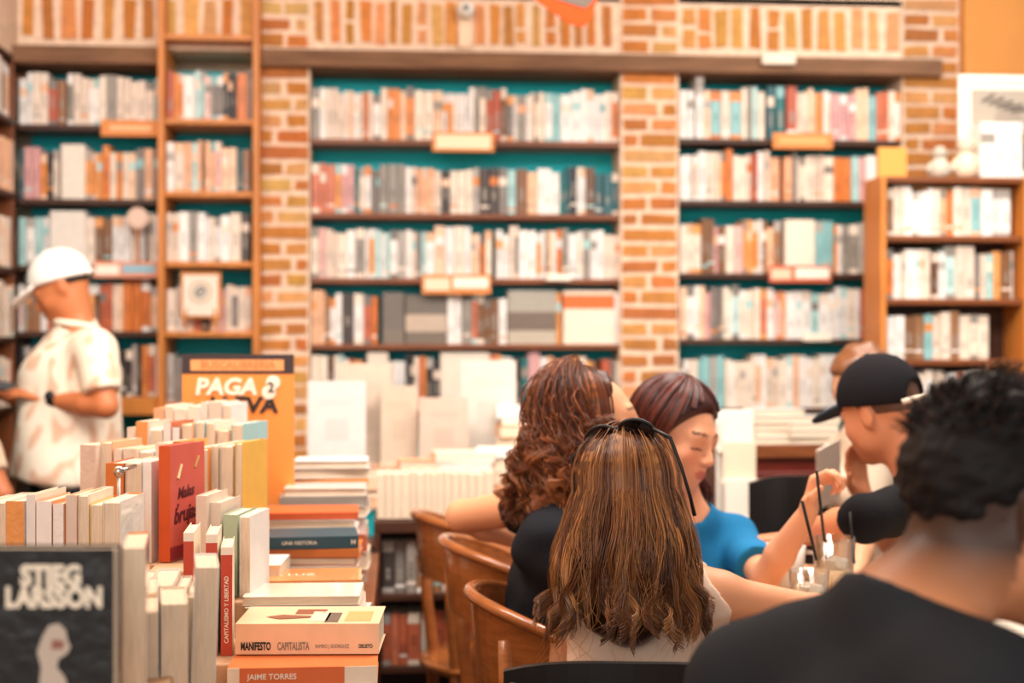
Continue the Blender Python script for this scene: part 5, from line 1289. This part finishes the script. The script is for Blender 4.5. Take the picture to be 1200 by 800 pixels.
m_.tube([wv+ad*.012, wv+ad*.018, wv+ad*.042, wv+ad*.048], [.029, .033, .034, .030], (1, 1, 1), sides=16); add_child(m_, 'watch_strap', M_black, wt)
m_ = MB(); u_ = (V((0, -1, .5))-ad*ad.dot(V((0, -1, .5)))).normalized(); m_.tube([wv+ad*.03+u_*.03, wv+ad*.03+u_*.041], .017, sides=16); add_child(m_, 'watch_face', M_black, wt)
baseball_cap(F, 'white baseball cap on the standing man at the left', C(250, 244, 236), C(240, 232, 222), res=.006, hole=False)
# phone in his hands
p = P(10, 455, 4.98); t = empty('mobile_phone', p); t.rotation_euler = (R(20), R(10), 0); tag(t, 'dark phone held in the hands of the man in white cap', 'phone')
m_ = MB(); m_.box((-.075, -.036, 0), (.06, .036, .009)); m_.build('case', M_black, t, bevel=.004)
m_ = MB(); m_.box((-.07, -.032, .009), (.055, .032, .0095)); m_.build('screen', mat('phone_glass', C(60, 66, 72), rough=.1), t)
# 7. second shopper cut by the left edge --------------------------------------------------
c = P(-66, 432, 4.45)
J = dict(head=(c, D_(-.3, .8, -.3), D_(0, 0, 1)), neck=P(-64, 482, 4.45), pelvis=P(-62, 640, 4.45), shL=P(-100, 510, 4.45), shR=P(-20, 534, 4.43), elL=P(-95, 560, 4.5), elR=P(2, 580, 4.40), wrL=P(-50, 590, 4.6), wrR=P(-22, 590, 4.62),
    handL=(D_(.4, .8, 0), D_(0, 0, -1), 30), handR=(D_(-.4, .8, 0), D_(0, 0, -1), 30), sleeve=.5, neck_r=.05)
dz = P(0, 600, 4.45).z
for sd in 'LR':
    x_ = -62 if sd == 'L' else -20; a = P(x_, 700, 4.45); a.z = .46; J['kn'+sd] = a; b_ = a.copy(); b_.z = .09; J['an'+sd] = b_
J['foot'] = D_(0, 1, 0)
root, F, q, sq, Rt, body = person('person in cream top cut off by the left edge, only sleeve and arm in view', None, J, C(176, 104, 66), .010, build=.95)
neckcut(sq, J['neck'], F, .06); sdf_mesh(sq, 'cream_top', M_cloth, root, .012, C(206, 180, 154)); hair_shell(F, root, C(40, 26, 20), res=.008)
# 8. person in beige behind the capped man -----------------------------------------------
c = P(1010, 452, 4.4)
J = dict(head=(c, D_(-.75, -.3, -.45), D_(-.1, .0, 1)), neck=P(1012, 506, 4.4), pelvis=P(1030, 690, 4.45), shL=P(1030, 535, 4.24), shR=P(988, 535, 4.55), elL=P(1014, 625, 4.2), elR=P(990, 625, 4.45), wrL=P(1000, 690, 4.05), wrR=P(985, 690, 4.25),
    handL=(D_(-.7, -.2, .5), D_(0, .5, -.5), 30), handR=(D_(-.7, -.2, .4), D_(0, .5, -.5), 30), sleeve=.6, fs=1)
root, F, q, sq, Rt, body = person('person in beige tee sitting beyond the man in black cap, mostly hidden', None, J, C(224, 166, 126), .008)
neckcut(sq, J['neck'], F, .06); sdf_mesh(sq, 'beige_tee', M_cloth, root, .010, C(224, 202, 178))
hair_shell(F, root, C(120, 74, 44), infl=.012, faceplane=(.05, .04), noise=(.004, 60, 5), res=.006)
p = P(972, 556, 4.05); t = empty('paper_sheet', p); t.rotation_euler = (R(-70), R(-20), R(25)); tag(t, 'white folded sheet held up behind the raised hand', 'paper')
m_ = MB(); m_.box((-.045, -.10, 0), (.045, .10, .002)); m_.build('sheet', M_cream, t)
m_ = MB(); m_.box((-.047, -.10, .003), (-.0, .10, .005)); m_.build('folded_flap', M_cream, t)
# 9. spiky haired head beyond the foreground man -----------------------------------------
c = P(1176, 486, 3.95)
J = dict(head=(c, D_(-.4, -.75, -.5), D_(-.1, -.2, 1)), neck=P(1182, 555, 4.02), pelvis=P(1190, 760, 4.1), shL=P(1250, 590, 4.0), shR=P(1110, 590, 4.1), elL=P(1265, 680, 3.9), elR=P(1095, 680, 4.0), wrL=P(1240, 700, 3.75), wrR=P(1130, 700, 3.8),
    handL=(D_(-.3, -1, 0), D_(0, 0, -1), 25), handR=(D_(0, -1, 0), D_(0, 0, -1), 25), sleeve=.6, fs=-1, foot=D_(0, -1, 0))
root, F, q, sq, Rt, body = person('person with spiky brown hair seen just above the foreground head, right edge', None, J, SK2, .009, male=True)
neckcut(sq, J['neck'], F, .066); sdf_mesh(sq, 'dark_top', M_cloth, root, .011, C(40, 36, 38))
hair_shell(F, root, C(70, 44, 28), infl=.008, faceplane=(.06, .05), low=-.03, noise=(.004, 90, 6), res=.006, back=None)
mbh = MB(); rs = random.Random(8)
for i in range(500):
    a = rs.uniform(-3.1, 3.1); th = rs.uniform(0, 1.3); n_ = V((math.sin(a)*math.sin(th), -math.cos(a)*math.sin(th), math.cos(th))); b0 = V((n_.x*.08, n_.y*.1-.018, n_.z*.093+.036))
    tip = b0+n_*rs.uniform(.012, .03)+V((rs.uniform(-1, 1), rs.uniform(0, 1), 0))*.02
    mbh.tube([F.p(*b0), F.p(*((b0+tip)/2+n_*.004)), F.p(*tip)], [.002, .0016, .0004], C(120, 76, 44) if rs.random() < .5 else C(66, 42, 28), sides=4, cap=False)
add_child(mbh, 'hair_tufts', M_hair, root)
